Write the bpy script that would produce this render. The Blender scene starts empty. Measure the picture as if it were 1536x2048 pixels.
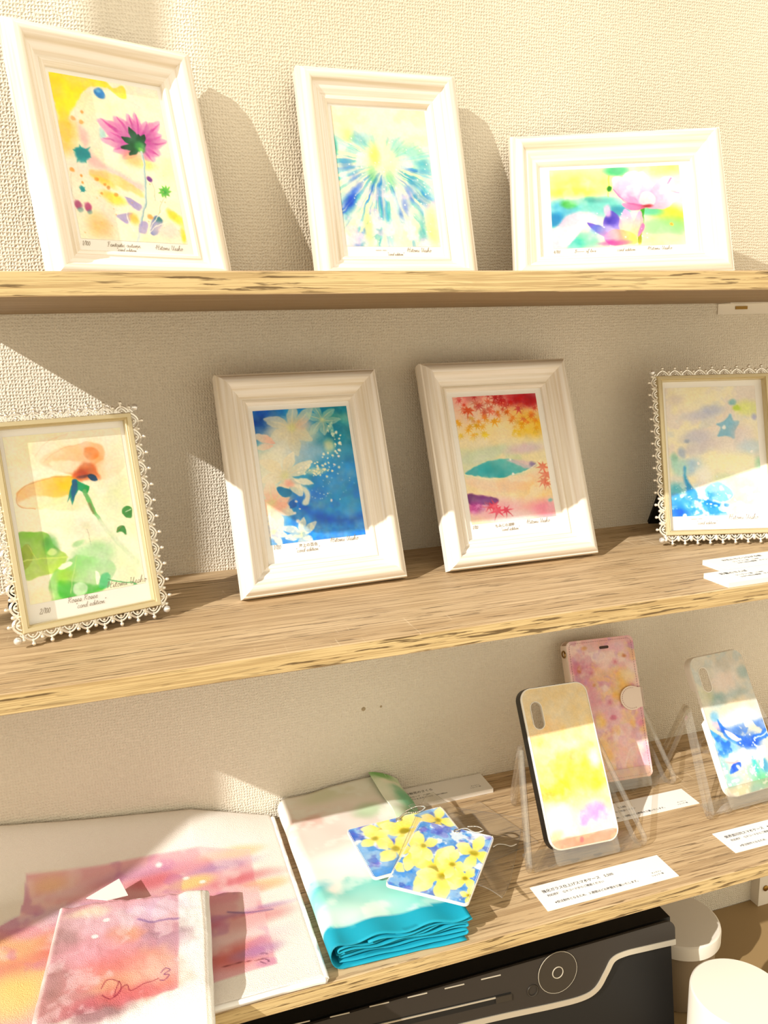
import bpy, bmesh, math, random
import numpy as np
from mathutils import Matrix, Vector

# ------------------------------------------------------------------ camera, light, exposure
ZC = 1.25                                    # camera height above the floor
CAM = np.array([0.0, -0.75, ZC])
YAW, PITCH, ROLL, FPX = 0.311509, -0.207738, -0.028773, 1610.24
SUN_DIR = Vector((1.85, 1.0, -1.30)).normalized()
scn = bpy.context.scene
COL = scn.collection

def cam_basis():
    cy, sy, cp, sp = math.cos(YAW), math.sin(YAW), math.cos(PITCH), math.sin(PITCH)
    f = np.array([sy*cp, cy*cp, sp]); r0 = np.array([cy, -sy, 0.0]); u0 = np.cross(r0, f)
    cr, sr = math.cos(ROLL), math.sin(ROLL)
    return cr*r0 + sr*u0, -sr*r0 + cr*u0, f
CR, CU, CF = cam_basis()
cd = bpy.data.cameras.new('camera'); cam = bpy.data.objects.new('camera', cd); COL.objects.link(cam)
cd.sensor_fit = 'VERTICAL'; cd.sensor_height = 36.0; cd.lens = FPX/2048*36.0
cd.clip_start = 0.01
cam.matrix_world = Matrix(((CR[0], CU[0], -CF[0], CAM[0]), (CR[1], CU[1], -CF[1], CAM[1]), (CR[2], CU[2], -CF[2], CAM[2]), (0, 0, 0, 1)))
scn.camera = cam

def ray(px, y=None, z=None):
    """photo pixel -> point on the plane y=const or z=const"""
    d = CF + (px[0]-768)/FPX*CR - (px[1]-1024)/FPX*CU
    t = (y-CAM[1])/d[1] if y is not None else (z-CAM[2])/d[2]
    return CAM + t*d

world = bpy.data.worlds.new('world'); scn.world = world; world.use_nodes = True
bg = world.node_tree.nodes['Background']; bg.inputs[0].default_value = (1.0, 0.89, 0.68, 1); bg.inputs[1].default_value = 1.24
sd = bpy.data.lights.new('sun', 'SUN'); sd.energy = 4.5; sd.color = (1.0, 0.96, 0.90); sd.angle = 0.0095
so = bpy.data.objects.new('sun', sd); COL.objects.link(so)
so.rotation_euler = SUN_DIR.to_track_quat('-Z', 'Y').to_euler(); so.location = (-3, -2, 4)
vs = scn.view_settings
vs.view_transform = 'Standard'; vs.look = 'None'; vs.gamma = 1.0; vs.use_curve_mapping = False; vs.exposure = 0.06

# ------------------------------------------------------------------ constants (metres)
Z1, Z2, Z3 = ZC+0.0458, ZC-0.2075, ZC-0.4783      # top faces of the three shelves
TH, DEPTH = 0.0145, 0.2305
rng = np.random.default_rng(7); random.seed(7)

# ------------------------------------------------------------------ helpers
def lin(c):
    c = np.asarray(c, float)/255.0
    return np.where(c <= 0.04045, c/12.92, ((c+0.055)/1.055)**2.4)
def rgba(c): return tuple(lin(c)) + (1.0,)

def mesh(name, verts, faces, sharp=None):
    me = bpy.data.meshes.new(name)
    me.from_pydata([tuple(map(float, v)) for v in verts], [], [tuple(int(i) for i in f) for f in faces])
    bm = bmesh.new(); bm.from_mesh(me); bmesh.ops.recalc_face_normals(bm, faces=bm.faces); bm.to_mesh(me); bm.free()
    if sharp is not None:
        me.polygons.foreach_set('use_smooth', [True]*len(me.polygons)); me.set_sharp_from_angle(angle=math.radians(sharp))
    me.update(); return me

class MB:
    """collects shapes of ONE part"""
    def __init__(s): s.v = []; s.f = []
    def add(s, v, f):
        n = len(s.v); s.v += [tuple(map(float, p)) for p in v]; s.f += [tuple(i+n for i in q) for q in f]; return s
    def box(s, a, b, M=None):
        v = [(x, y, z) for x in (a[0], b[0]) for y in (a[1], b[1]) for z in (a[2], b[2])]
        if M is not None: v = [tuple(M @ Vector(p)) for p in v]
        return s.add(v, [(0, 1, 3, 2), (4, 6, 7, 5), (0, 4, 5, 1), (2, 3, 7, 6), (0, 2, 6, 4), (1, 5, 7, 3)])
    def prism(s, poly, y0, y1, M=None):
        """poly in xz, extruded along y"""
        n = len(poly); v = [(p[0], y0, p[1]) for p in poly] + [(p[0], y1, p[1]) for p in poly]
        if M is not None: v = [tuple(M @ Vector(p)) for p in v]
        return s.add(v, [tuple(range(n))[::-1], tuple(range(n, 2*n))] + [(i, (i+1) % n, n+(i+1) % n, n+i) for i in range(n)])
    def tube(s, pts, r, n=6, closed=False, caps=True):
        pts = [Vector(p) for p in pts]; m = len(pts); rings = []; up = None
        for i, p in enumerate(pts):
            if closed: t = pts[(i+1) % m] - pts[i-1]
            else: t = pts[min(i+1, m-1)] - pts[max(i-1, 0)]
            t.normalize()
            if up is None: up = t.orthogonal().normalized()
            up = (up - t*up.dot(t)); up = up.normalized() if up.length > 1e-6 else t.orthogonal().normalized()
            w = t.cross(up); rr = r[i] if hasattr(r, '__len__') else r
            rings.append([p + (up*math.cos(2*math.pi*k/n) + w*math.sin(2*math.pi*k/n))*rr for k in range(n)])
        v = [q for R in rings for q in R]; f = []
        for i in range(m if closed else m-1):
            a, b = i*n, ((i+1) % m)*n
            f += [(a+k, a+(k+1) % n, b+(k+1) % n, b+k) for k in range(n)]
        if not closed and caps: f += [tuple(range(n))[::-1], tuple(range((m-1)*n, m*n))]
        return s.add(v, f)
    def ball(s, c, r, n=8, m=5):
        v = [(c[0], c[1], c[2]+r)]; f = []
        for i in range(1, m):
            a = math.pi*i/m
            v += [(c[0]+r*math.sin(a)*math.cos(2*math.pi*k/n), c[1]+r*math.sin(a)*math.sin(2*math.pi*k/n), c[2]+r*math.cos(a)) for k in range(n)]
        v.append((c[0], c[1], c[2]-r)); e = len(v)-1
        f += [(0, 1+k, 1+(k+1) % n) for k in range(n)]
        for i in range(m-2):
            a = 1+i*n; f += [(a+k, a+n+k, a+n+(k+1) % n, a+(k+1) % n) for k in range(n)]
        a = 1+(m-2)*n; f += [(a+k, e, a+(k+1) % n) for k in range(n)]
        return s.add(v, f)
    def lathe(s, prof, n=48, c=(0, 0, 0)):
        """profile (r, z), revolved about z; ends on the axis are closed"""
        v = []; f = []; m = len(prof)
        for r, z in prof: v += [(c[0]+r*math.cos(2*math.pi*k/n), c[1]+r*math.sin(2*math.pi*k/n), c[2]+z) for k in range(n)]
        for i in range(m-1): f += [(i*n+k, i*n+(k+1) % n, (i+1)*n+(k+1) % n, (i+1)*n+k) for k in range(n)]
        f += [tuple(range(n)), tuple(range((m-1)*n, m*n))]
        return s.add(v, f)
    def mesh(s, name, sharp=None): return mesh(name, s.v, s.f, sharp)

def obj(name, me, mat=None, parent=None, loc=(0, 0, 0), rot=(0, 0, 0)):
    if mat is not None and not me.materials: me.materials.append(mat)
    o = bpy.data.objects.new(name, me); COL.objects.link(o); o.parent = parent
    o.location = loc; o.rotation_euler = rot; return o
def tag(o, label, cat, group=None):
    o['label'] = label; o['category'] = cat
    if group: o['group'] = group
    return o
def thing(name, label, cat, loc, rz=0.0, group=None):
    o = bpy.data.objects.new(name, None); o.empty_display_size = 0.02; COL.objects.link(o)
    o.location = loc; o.rotation_euler = (0, 0, rz); return tag(o, label, cat, group)
def struct(o): o['kind'] = 'structure'; return o

def catmull(pts, closed=False, k=6):
    p = np.asarray(pts, float); n = len(p); out = []
    for i in range(n if closed else n-1):
        if closed: a, b, c, d = p[i-1], p[i], p[(i+1) % n], p[(i+2) % n]
        else: a, b, c, d = p[max(i-1, 0)], p[i], p[i+1], p[min(i+2, n-1)]
        for t in np.arange(k)/k:
            out.append(0.5*(2*b + (c-a)*t + (2*a-5*b+4*c-d)*t*t + (3*b-a-3*c+d)*t**3))
    if not closed: out.append(p[-1])
    return np.array(out)
def rounded(x0, z0, x1, z1, r, k=8):
    out = []
    for cx, cz, a0 in ((x1-r, z1-r, 0), (x0+r, z1-r, 90), (x0+r, z0+r, 180), (x1-r, z0+r, 270)):
        out += [(cx+r*math.cos(math.radians(a0+90*i/k)), cz+r*math.sin(math.radians(a0+90*i/k))) for i in range(k+1)]
    return out

# ------------------------------------------------------------------ materials
def mat_new(name):
    m = bpy.data.materials.new(name); m.use_nodes = True; nt = m.node_tree
    return m, nt, nt.nodes['Principled BSDF']
def N(nt, t, **kw):
    n = nt.nodes.new(t)
    for k, v in kw.items(): setattr(n, k, v)
    return n
def plain(name, c, rough=0.5, metal=0.0, spec=0.5, bump=None):
    m, nt, b = mat_new(name)
    b.inputs['Base Color'].default_value = rgba(c); b.inputs['Roughness'].default_value = rough
    b.inputs['Metallic'].default_value = metal; b.inputs['Specular IOR Level'].default_value = spec
    if bump:
        tc = N(nt, 'ShaderNodeTexCoord'); no = N(nt, 'ShaderNodeTexNoise'); bp = N(nt, 'ShaderNodeBump')
        no.inputs['Scale'].default_value = bump[0]; no.inputs['Detail'].default_value = 3
        bp.inputs['Strength'].default_value = bump[1]; bp.inputs['Distance'].default_value = bump[2]
        nt.links.new(tc.outputs['Object'], no.inputs['Vector']); nt.links.new(no.outputs['Fac'], bp.inputs['Height'])
        nt.links.new(bp.outputs['Normal'], b.inputs['Normal'])
    return m
def clear(name, tint, ior, haze=0.0, rough=0.02, power=5.0):
    """thin clear plastic or glass: see-through with a Fresnel sheen and a trace of white haze"""
    m = bpy.data.materials.new(name); m.use_nodes = True; nt = m.node_tree; nt.nodes.clear(); L = nt.links
    out = N(nt, 'ShaderNodeOutputMaterial'); tr = N(nt, 'ShaderNodeBsdfTransparent'); gl = N(nt, 'ShaderNodeBsdfGlossy')
    df = N(nt, 'ShaderNodeBsdfDiffuse'); fr = N(nt, 'ShaderNodeLayerWeight'); m1 = N(nt, 'ShaderNodeMixShader'); m2 = N(nt, 'ShaderNodeMixShader')
    tr.inputs[0].default_value = rgba(tint); gl.inputs['Roughness'].default_value = rough; df.inputs[0].default_value = (.9, .9, .9, 1)
    m1.inputs[0].default_value = haze                      # sheen = Schlick's curve from the facing ratio, the same on both sides
    f0 = ((ior-1)/(ior+1))**2; pw5 = N(nt, 'ShaderNodeMath', operation='POWER'); pw5.inputs[1].default_value = power; fr.inputs[0].default_value = .5
    L.new(fr.outputs['Facing'], pw5.inputs[0]); ma = N(nt, 'ShaderNodeMath', operation='MULTIPLY_ADD'); ma.inputs[1].default_value = (1-f0)*.8; ma.inputs[2].default_value = f0
    L.new(pw5.outputs[0], ma.inputs[0])
    L.new(tr.outputs[0], m1.inputs[1]); L.new(df.outputs[0], m1.inputs[2])
    L.new(ma.outputs[0], m2.inputs[0]); L.new(m1.outputs[0], m2.inputs[1]); L.new(gl.outputs[0], m2.inputs[2])
    L.new(m2.outputs[0], out.inputs[0]); return m

def wallpaper():
    m, nt, b = mat_new('embossed_wallpaper'); L = nt.links
    tc = N(nt, 'ShaderNodeTexCoord'); sep = N(nt, 'ShaderNodeSeparateXYZ')
    warp = N(nt, 'ShaderNodeTexNoise'); warp.inputs['Scale'].default_value = 150; warp.inputs['Detail'].default_value = 3
    L.new(tc.outputs['Object'], warp.inputs['Vector'])
    mix = N(nt, 'ShaderNodeMixRGB', blend_type='LINEAR_LIGHT'); mix.inputs[0].default_value = 0.0022
    L.new(tc.outputs['Object'], mix.inputs[1]); L.new(warp.outputs['Color'], mix.inputs[2]); L.new(mix.outputs[0], sep.inputs[0])
    def wave(sock, freq):
        mu = N(nt, 'ShaderNodeMath', operation='MULTIPLY'); mu.inputs[1].default_value = freq; L.new(sock, mu.inputs[0])
        si = N(nt, 'ShaderNodeMath', operation='SINE'); L.new(mu.outputs[0], si.inputs[0]); return si.outputs[0]
    wx = wave(sep.outputs['X'], 2*math.pi/0.0026); wz = wave(sep.outputs['Z'], 2*math.pi/0.0029)
    pr = N(nt, 'ShaderNodeMath', operation='MAXIMUM'); L.new(wx, pr.inputs[0]); L.new(wz, pr.inputs[1])
    lump = N(nt, 'ShaderNodeTexNoise'); lump.inputs['Scale'].default_value = 420; lump.inputs['Detail'].default_value = 2
    L.new(tc.outputs['Object'], lump.inputs['Vector'])
    ad = N(nt, 'ShaderNodeMath', operation='MULTIPLY_ADD'); ad.inputs[1].default_value = 3.6
    L.new(lump.outputs['Fac'], ad.inputs[0]); L.new(pr.outputs[0], ad.inputs[2])
    bp = N(nt, 'ShaderNodeBump'); bp.inputs['Strength'].default_value = 0.55; bp.inputs['Distance'].default_value = 0.0007
    L.new(ad.outputs[0], bp.inputs['Height']); L.new(bp.outputs['Normal'], b.inputs['Normal'])
    big = N(nt, 'ShaderNodeTexNoise'); big.inputs['Scale'].default_value = 3.0; L.new(tc.outputs['Object'], big.inputs['Vector'])
    ra = N(nt, 'ShaderNodeValToRGB'); ra.color_ramp.elements[0].color = rgba((226, 217, 199)); ra.color_ramp.elements[1].color = rgba((236, 227, 211))
    ra.color_ramp.elements[0].position = .35; ra.color_ramp.elements[1].position = .65
    L.new(big.outputs['Fac'], ra.inputs[0]); L.new(ra.outputs[0], b.inputs['Base Color'])
    b.inputs['Roughness'].default_value = 0.75; b.inputs['Specular IOR Level'].default_value = 0.25
    return m

def oak(name, light, dark, fleck, fleck_amt, seed=0.0, cross=True, dlo=.57):
    """laminate oak, grain along x"""
    m, nt, b = mat_new(name); L = nt.links
    tc = N(nt, 'ShaderNodeTexCoord')
    def noise(scale, det, rough=0.6, dist=0.0, off=0.0):
        mp = N(nt, 'ShaderNodeMapping'); mp.inputs['Scale'].default_value = scale; mp.inputs['Location'].default_value = (off+seed, off, off)
        n = N(nt, 'ShaderNodeTexNoise'); n.inputs['Scale'].default_value = 1.0; n.inputs['Detail'].default_value = det
        n.inputs['Roughness'].default_value = rough; n.inputs['Distortion'].default_value = dist
        L.new(tc.outputs['Object'], mp.inputs[0]); L.new(mp.outputs[0], n.inputs['Vector']); return n.outputs['Fac']
    def ramp(sock, p0, p1, c0, c1):
        r = N(nt, 'ShaderNodeValToRGB'); r.color_ramp.elements[0].position = p0; r.color_ramp.elements[1].position = p1
        r.color_ramp.elements[0].color = c0; r.color_ramp.elements[1].color = c1; L.new(sock, r.inputs[0]); return r.outputs[0]
    def mixc(fac, a, c):
        x = N(nt, 'ShaderNodeMixRGB'); 
        for s, v in ((0, fac), (1, a), (2, c)):
            if hasattr(v, 'links'): L.new(v, x.inputs[s])
            else: x.inputs[s].default_value = v
        return x.outputs[0]
    W1, K1 = (1, 1, 1, 1), (0, 0, 0, 1)
    base = ramp(noise((3, 55, 55), 4, .6, .4), .3, .7, rgba(dark), rgba(light))
    fine = ramp(noise((9, 620, 620), 3, .7), .47, .57, K1, W1)
    f2 = N(nt, 'ShaderNodeMath', operation='MULTIPLY'); f2.inputs[1].default_value = .46; L.new(fine, f2.inputs[0])
    col = mixc(f2.outputs[0], base, rgba(fleck))
    dash = ramp(noise((26, 430, 430), 4, .55, .3, 7.0), dlo, dlo+.06, K1, W1)
    gate = ramp(noise((6, 40, 40), 2, .5, 0, 3.0), dlo-.2, dlo-.05, K1, W1)
    d2 = N(nt, 'ShaderNodeMath', operation='MULTIPLY'); L.new(dash, d2.inputs[0]); L.new(gate, d2.inputs[1])
    d3 = N(nt, 'ShaderNodeMath', operation='MULTIPLY'); d3.inputs[1].default_value = fleck_amt; L.new(d2.outputs[0], d3.inputs[0])
    col = mixc(d3.outputs[0], col, rgba(tuple(int(x*.66) for x in fleck)))
    if cross:                                              # pale saw marks across the grain
        cs = ramp(noise((330, 22, 22), 2, .5, 0, 11.0), .63, .70, K1, W1)
        cg = ramp(noise((5, 14, 14), 2, .5, 0, 21.0), .56, .64, K1, W1)
        c2 = N(nt, 'ShaderNodeMath', operation='MULTIPLY'); L.new(cs, c2.inputs[0]); L.new(cg, c2.inputs[1])
        c3 = N(nt, 'ShaderNodeMath', operation='MULTIPLY'); c3.inputs[1].default_value = .30; L.new(c2.outputs[0], c3.inputs[0])
        col = mixc(c3.outputs[0], col, rgba((240, 222, 190)))
    L.new(col, b.inputs['Base Color'])
    bp = N(nt, 'ShaderNodeBump'); bp.inputs['Strength'].default_value = .35; bp.inputs['Distance'].default_value = .0004
    inv = N(nt, 'ShaderNodeMath', operation='SUBTRACT'); inv.inputs[0].default_value = 1.0; L.new(fine, inv.inputs[1])
    L.new(inv.outputs[0], bp.inputs['Height']); L.new(bp.outputs['Normal'], b.inputs['Normal'])
    b.inputs['Roughness'].default_value = .55; b.inputs['Specular IOR Level'].default_value = .3
    return m

def whitewood(name, axis):
    m, nt, b = mat_new(name); L = nt.links
    tc = N(nt, 'ShaderNodeTexCoord'); mp = N(nt, 'ShaderNodeMapping'); sc = [260, 260, 260]; sc[axis] = 6
    mp.inputs['Scale'].default_value = sc; n = N(nt, 'ShaderNodeTexNoise'); n.inputs['Scale'].default_value = 1; n.inputs['Detail'].default_value = 4
    r = N(nt, 'ShaderNodeValToRGB'); r.color_ramp.elements[0].position = .36; r.color_ramp.elements[1].position = .60
    r.color_ramp.elements[0].color = rgba((226, 214, 194)); r.color_ramp.elements[1].color = rgba((246, 240, 233))
    L.new(tc.outputs['Object'], mp.inputs[0]); L.new(mp.outputs[0], n.inputs['Vector']); L.new(n.outputs['Fac'], r.inputs[0]); L.new(r.outputs[0], b.inputs['Base Color'])
    b.inputs['Roughness'].default_value = .42; b.inputs['Specular IOR Level'].default_value = .4
    return m
def printed(name, rough, spec, bump=None):
    m, nt, b = mat_new(name); a = N(nt, 'ShaderNodeAttribute', attribute_name='paint')
    nt.links.new(a.outputs['Color'], b.inputs['Base Color']); b.inputs['Roughness'].default_value = rough; b.inputs['Specular IOR Level'].default_value = spec
    if bump:
        tc = N(nt, 'ShaderNodeTexCoord'); no = N(nt, 'ShaderNodeTexNoise'); bp = N(nt, 'ShaderNodeBump')
        no.inputs['Scale'].default_value = bump[0]; no.inputs['Detail'].default_value = 4
        bp.inputs['Strength'].default_value = bump[1]; bp.inputs['Distance'].default_value = bump[2]
        nt.links.new(tc.outputs['Object'], no.inputs['Vector']); nt.links.new(no.outputs['Fac'], bp.inputs['Height']); nt.links.new(bp.outputs['Normal'], b.inputs['Normal'])
    return m

M_WALL = wallpaper()
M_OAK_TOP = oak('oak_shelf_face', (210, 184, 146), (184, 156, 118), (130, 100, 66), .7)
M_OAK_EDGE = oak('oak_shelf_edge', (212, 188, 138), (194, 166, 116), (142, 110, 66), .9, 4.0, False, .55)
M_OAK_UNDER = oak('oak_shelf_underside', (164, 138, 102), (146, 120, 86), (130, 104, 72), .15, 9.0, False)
M_WW = {0: whitewood('white_brushed_wood_across', 0), 2: whitewood('white_brushed_wood_up', 2)}
M_PRINT = printed('printed_picture', .45, .3)
M_GLOSSART = printed('glossy_printed_plate', .18, .5)
M_LEATHER = printed('printed_leatherette', .5, .35, (900, .25, .0004))
M_TERRY = printed('printed_towel', .95, .05, (1400, .8, .0012))
M_SILK = printed('printed_scarf_cloth', .6, .25, (1500, .15, .0003))
M_CARD = plain('white_card', (246, 244, 240), .6, spec=.3)
M_PAPER = plain('white_paper', (244, 242, 238), .7, spec=.2)
M_FOAM = plain('foam_board_edge', (236, 230, 220), .8, spec=.2)
M_INK = plain('black_print', (38, 34, 32), .6)
M_PENCIL = plain('pencil', (150, 136, 120), .7)
M_GLASS = clear('picture_glass', (255, 255, 255), 1.22)
M_ACRYL = clear('clear_acrylic', (250, 248, 243), 1.75, .05, .03, 2.6)
M_FILM = clear('clear_film_sleeve', (254, 253, 250), 1.3, .03, .12)
M_BOARD = plain('brown_backing_board', (120, 92, 66), .8)
M_BLACKV = plain('black_velvet_back', (18, 18, 20), .75, spec=.25)
M_SILVER = plain('silver_lace_metal', (244, 240, 230), .3, metal=.7)
M_BEZEL = plain('champagne_satin_metal', (214, 200, 162), .38, metal=.55)
M_PEARL = plain('pearl', (244, 238, 226), .15, spec=.8)
M_GEM = plain('clear_crystal', (240, 240, 240), .05, metal=.6, spec=1.0)
M_BLACKRUB = plain('black_rubber', (16, 14, 14), .45)
M_WHITEPL = plain('white_plastic', (242, 238, 230), .35, spec=.45)
M_STITCH = plain('mauve_thread', (170, 120, 130), .8)
M_BRASS = plain('brass', (150, 116, 60), .3, metal=1.0)
M_DARK = plain('dark_slot', (70, 48, 40), .7)
M_CREAMLE = plain('cream_leatherette', (240, 222, 208), .5)
M_CHROME = plain('chrome', (225, 222, 215), .12, metal=1.0)
M_PRN_TOP = plain('charcoal_plastic', (44, 38, 32), .5)
M_PRN_BLK = plain('black_gloss_plastic', (12, 11, 10), .55)
M_PRN_TRIM = plain('silver_painted_trim', (206, 198, 180), .3, metal=.5)
M_PRN_MARK = plain('pale_grey_marking', (190, 180, 160), .5)
M_BROWN = plain('olive_brown_board', (150, 124, 84), .6)
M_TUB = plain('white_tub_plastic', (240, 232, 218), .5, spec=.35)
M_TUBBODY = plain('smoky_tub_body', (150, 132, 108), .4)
M_WIN = plain('white_window_frame', (235, 232, 226), .5)
M_FLOOR = plain('brown_floor', (150, 120, 90), .6)
M_PLASTER = plain('cream_plaster', (232, 224, 210), .8)
M_HOLE = plain('plaster_scuff', (176, 158, 128), .9)
M_TEAL = plain('teal_hem', (20, 150, 178), .6)

# ------------------------------------------------------------------ watercolour painting on a fine mesh
def homography(src, dst):
    A = []; b = []
    for (x, y), (u, v) in zip(src, dst):
        A += [[x, y, 1, 0, 0, 0, -u*x, -u*y], [0, 0, 0, x, y, 1, -v*x, -v*y]]; b += [u, v]
    return np.append(np.linalg.solve(np.array(A, float), np.array(b, float)), 1).reshape(3, 3)
def vnoise(X, Y, freq, seed, octaves=3):
    out = 0; amp = 1; tot = 0
    for o in range(octaves):
        g = np.random.default_rng(seed*31+o).random((64, 64)); fx, fy = X*freq*2**o + 11.3, Y*freq*2**o + 5.7
        i, j = np.floor(fx).astype(int), np.floor(fy).astype(int); u, v = fx-i, fy-j
        u, v = u*u*(3-2*u), v*v*(3-2*v); i %= 64; j %= 64; i1, j1 = (i+1) % 64, (j+1) % 64
        out = out + amp*((g[i, j]*(1-u)+g[i1, j]*u)*(1-v) + (g[i, j1]*(1-u)+g[i1, j1]*u)*v); tot += amp; amp *= .5
    return out/tot
def sstep(a, b, x):
    t = np.clip((x-a)/(b-a+1e-9), 0, 1); return t*t*(3-2*t)

class Canvas:
    """u runs 0..1 across, v runs 0..asp down; marks are given in picture pixels of the quad (TL, TR, BR, BL)"""
    def __init__(s, w, h, nx, quad, base, seed=1):
        s.w, s.h, s.asp = w, h, h/w; s.nx, s.ny = nx, max(2, int(round(nx*s.asp)))
        u = np.linspace(0, 1, s.nx+1); v = np.linspace(0, s.asp, s.ny+1); s.X, s.Y = np.meshgrid(u, v)
        s.img = np.ones(s.X.shape+(3,))*np.array(base, float); s.seed = seed
        s.Hm = homography(quad, [(0, 0), (1, 0), (1, s.asp), (0, s.asp)])
        q = np.array(quad, float); ar = 0.5*abs(np.dot(q[:, 0], np.roll(q[:, 1], -1)) - np.dot(q[:, 1], np.roll(q[:, 0], -1)))
        s.k = math.sqrt(s.asp/ar)
    def P(s, pts):
        p = np.atleast_2d(np.asarray(pts, float)); q = np.c_[p, np.ones(len(p))] @ s.Hm.T; return q[:, :2]/q[:, 2:]
    def nz(s, freq, o=3): s.seed += 1; return vnoise(s.X, s.Y, freq, s.seed, o)
    def put(s, a, col, sl=None):
        t = s.img if sl is None else s.img[sl]; t += (np.array(col, float)-t)*a[..., None]
    def win(s, lo, hi, m):
        i0 = int(np.clip((lo[1]-m)/s.asp*s.ny, 0, s.ny)); i1 = int(np.clip((hi[1]+m)/s.asp*s.ny+2, 0, s.ny+1))
        j0 = int(np.clip((lo[0]-m)*s.nx, 0, s.nx)); j1 = int(np.clip((hi[0]+m)*s.nx+2, 0, s.nx+1))
        return (slice(i0, max(i1, i0+1)), slice(j0, max(j1, j0+1)))
    def blob(s, x, y, rx, ry, col, a=1.0, soft=.5, rot=0, wob=.25, freq=5):
        c = s.P((x, y))[0]; rx, ry = rx*s.k, ry*s.k; R = max(rx, ry)*(1+soft+wob)
        sl = s.win(c-R, c+R, 0); X, Y = s.X[sl]-c[0], s.Y[sl]-c[1]; t = math.radians(rot); s.seed += 1
        d = np.hypot((X*math.cos(t)+Y*math.sin(t))/rx, (-X*math.sin(t)+Y*math.cos(t))/ry)
        if wob: d = d + wob*(vnoise(s.X[sl], s.Y[sl], freq, s.seed)-.5)*2
        s.put(a*(1-sstep(1-soft, 1+soft, d)), col, sl)
    def poly(s, pts, col, a=1.0, soft=2.0, curve=True, wob=0.0, freq=8, col2=None, grad=None):
        q = s.P(catmull(pts, True, 5) if curve else pts); soft = soft*s.k; wob = wob*s.k
        sl = s.win(q.min(0), q.max(0), soft+wob*2+.005); X, Y = s.X[sl], s.Y[sl]; d2 = np.full(X.shape, 9.0); ins = np.zeros(X.shape, bool)
        for i in range(len(q)):
            (ax, ay), (bx, by) = q[i-1], q[i]; ex, ey = bx-ax, by-ay; wx, wy = X-ax, Y-ay
            t = np.clip((wx*ex+wy*ey)/(ex*ex+ey*ey+1e-12), 0, 1); d2 = np.minimum(d2, (wx-ex*t)**2+(wy-ey*t)**2)
            c = ((ay > Y) != (by > Y)); ins ^= c & (X < ex*(Y-ay)/(ey if abs(ey) > 1e-12 else 1e-12)+ax)
        d = np.sqrt(d2)*np.where(ins, -1, 1)
        if wob: s.seed += 1; d = d + wob*(vnoise(X, Y, freq, s.seed)-.5)*2
        al = a*(1-sstep(-soft, soft, d))
        if col2 is None: s.put(al, col, sl)
        else:
            g0, g1 = s.P(grad); e = g1-g0; t = np.clip(((X-g0[0])*e[0]+(Y-g0[1])*e[1])/(e@e), 0, 1)[..., None]
            C = np.array(col, float)*(1-t)+np.array(col2, float)*t; T = s.img[sl]; T += (C-T)*al[..., None]
    def line(s, pts, wid, col, a=1.0, soft=1.0, curve=True, taper=None):
        q = s.P(catmull(pts, False, 6) if curve and len(pts) > 2 else pts); wid *= s.k; soft *= s.k
        sl = s.win(q.min(0), q.max(0), wid+soft+.005); X, Y = s.X[sl], s.Y[sl]; best = np.full(X.shape, 9.0); n = len(q)-1
        for i in range(n):
            (ax, ay), (bx, by) = q[i], q[i+1]; ex, ey = bx-ax, by-ay; wx, wy = X-ax, Y-ay
            t = np.clip((wx*ex+wy*ey)/(ex*ex+ey*ey+1e-12), 0, 1); w = wid/2*(1 if taper is None else (taper[0]+(taper[1]-taper[0])*(i+t)/n))
            best = np.minimum(best, np.hypot(wx-ex*t, wy-ey*t)-w)
        s.put(a*(1-sstep(-soft, soft, best)), col, sl)
    def wash(s, col, a, freq, lo, hi, oct=4, box=None):
        n = s.nz(freq, oct); al = a*sstep(lo, hi, n)
        if box is not None: al = al*box
        s.put(al, col)
    def ramp(s, y0, y1):                                   # 0 above v=y0, 1 below v=y1 (fractions of the height)
        return sstep(y0*s.asp, y1*s.asp, s.Y)
    def petal(s, x, y, ang, ln, wd, c0, c1, a=1.0, soft=2.0, bend=0.0):
        """petal from (x,y), pixel-space angle in degrees, 0 = right, 90 = down"""
        t = math.radians(ang); ux, uy = math.cos(t), math.sin(t); vx, vy = -uy, ux
        L = [(0, 0), (.25, .32), (.55, .5), (.82, .3), (1, 0), (.82, -.3), (.55, -.5), (.25, -.32)]
        pts = [(x+ux*ln*p+vx*(wd*q+bend*ln*p*p), y+uy*ln*p+vy*(wd*q+bend*ln*p*p)) for p, q in L]
        s.poly(pts, c0, a, soft, True, 0, 8, c1, [(x, y), (x+ux*ln, y+uy*ln)])
    def dots(s, n, box, r0, r1, col, a=.9):
        R = np.random.default_rng(s.seed+99)
        for _ in range(n):
            s.blob(R.uniform(box[0], box[2]), R.uniform(box[1], box[3]), *(2*[R.uniform(r0, r1)]), col, a, .4, 0, 0)
    def paper(s, amp=1.0):
        """let the wet paint run a little and grain the paper"""
        dx = (s.nz(5, 2)-.5)*.030*amp+(s.nz(22, 2)-.5)*.016*amp; dy = (s.nz(5, 2)-.5)*.030*amp+(s.nz(22, 2)-.5)*.016*amp
        fx = np.clip((s.X+dx)*s.nx, 0, s.nx-1.001); fy = np.clip((s.Y+dy)/s.asp*s.ny, 0, s.ny-1.001)
        i, j = fy.astype(int), fx.astype(int); v, u = (fy-i)[..., None], (fx-j)[..., None]; I = s.img
        s.img = (I[i, j]*(1-u)+I[i, j+1]*u)*(1-v)+(I[i+1, j]*(1-u)+I[i+1, j+1]*u)*v
        g = s.nz(9, 4); m = s.img.mean(-1, keepdims=True)           # pigment pools: a little deeper or paler in cloudy patches
        s.img = s.img+(s.img-255)*((g-.5)*.55*amp)[..., None]+(s.img-m)*((s.nz(13, 3)-.5)*.5*amp)[..., None]
        s.img = np.clip(s.img*(1+(s.nz(70, 1)-.5)*.05)[..., None], 0, 255)
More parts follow.
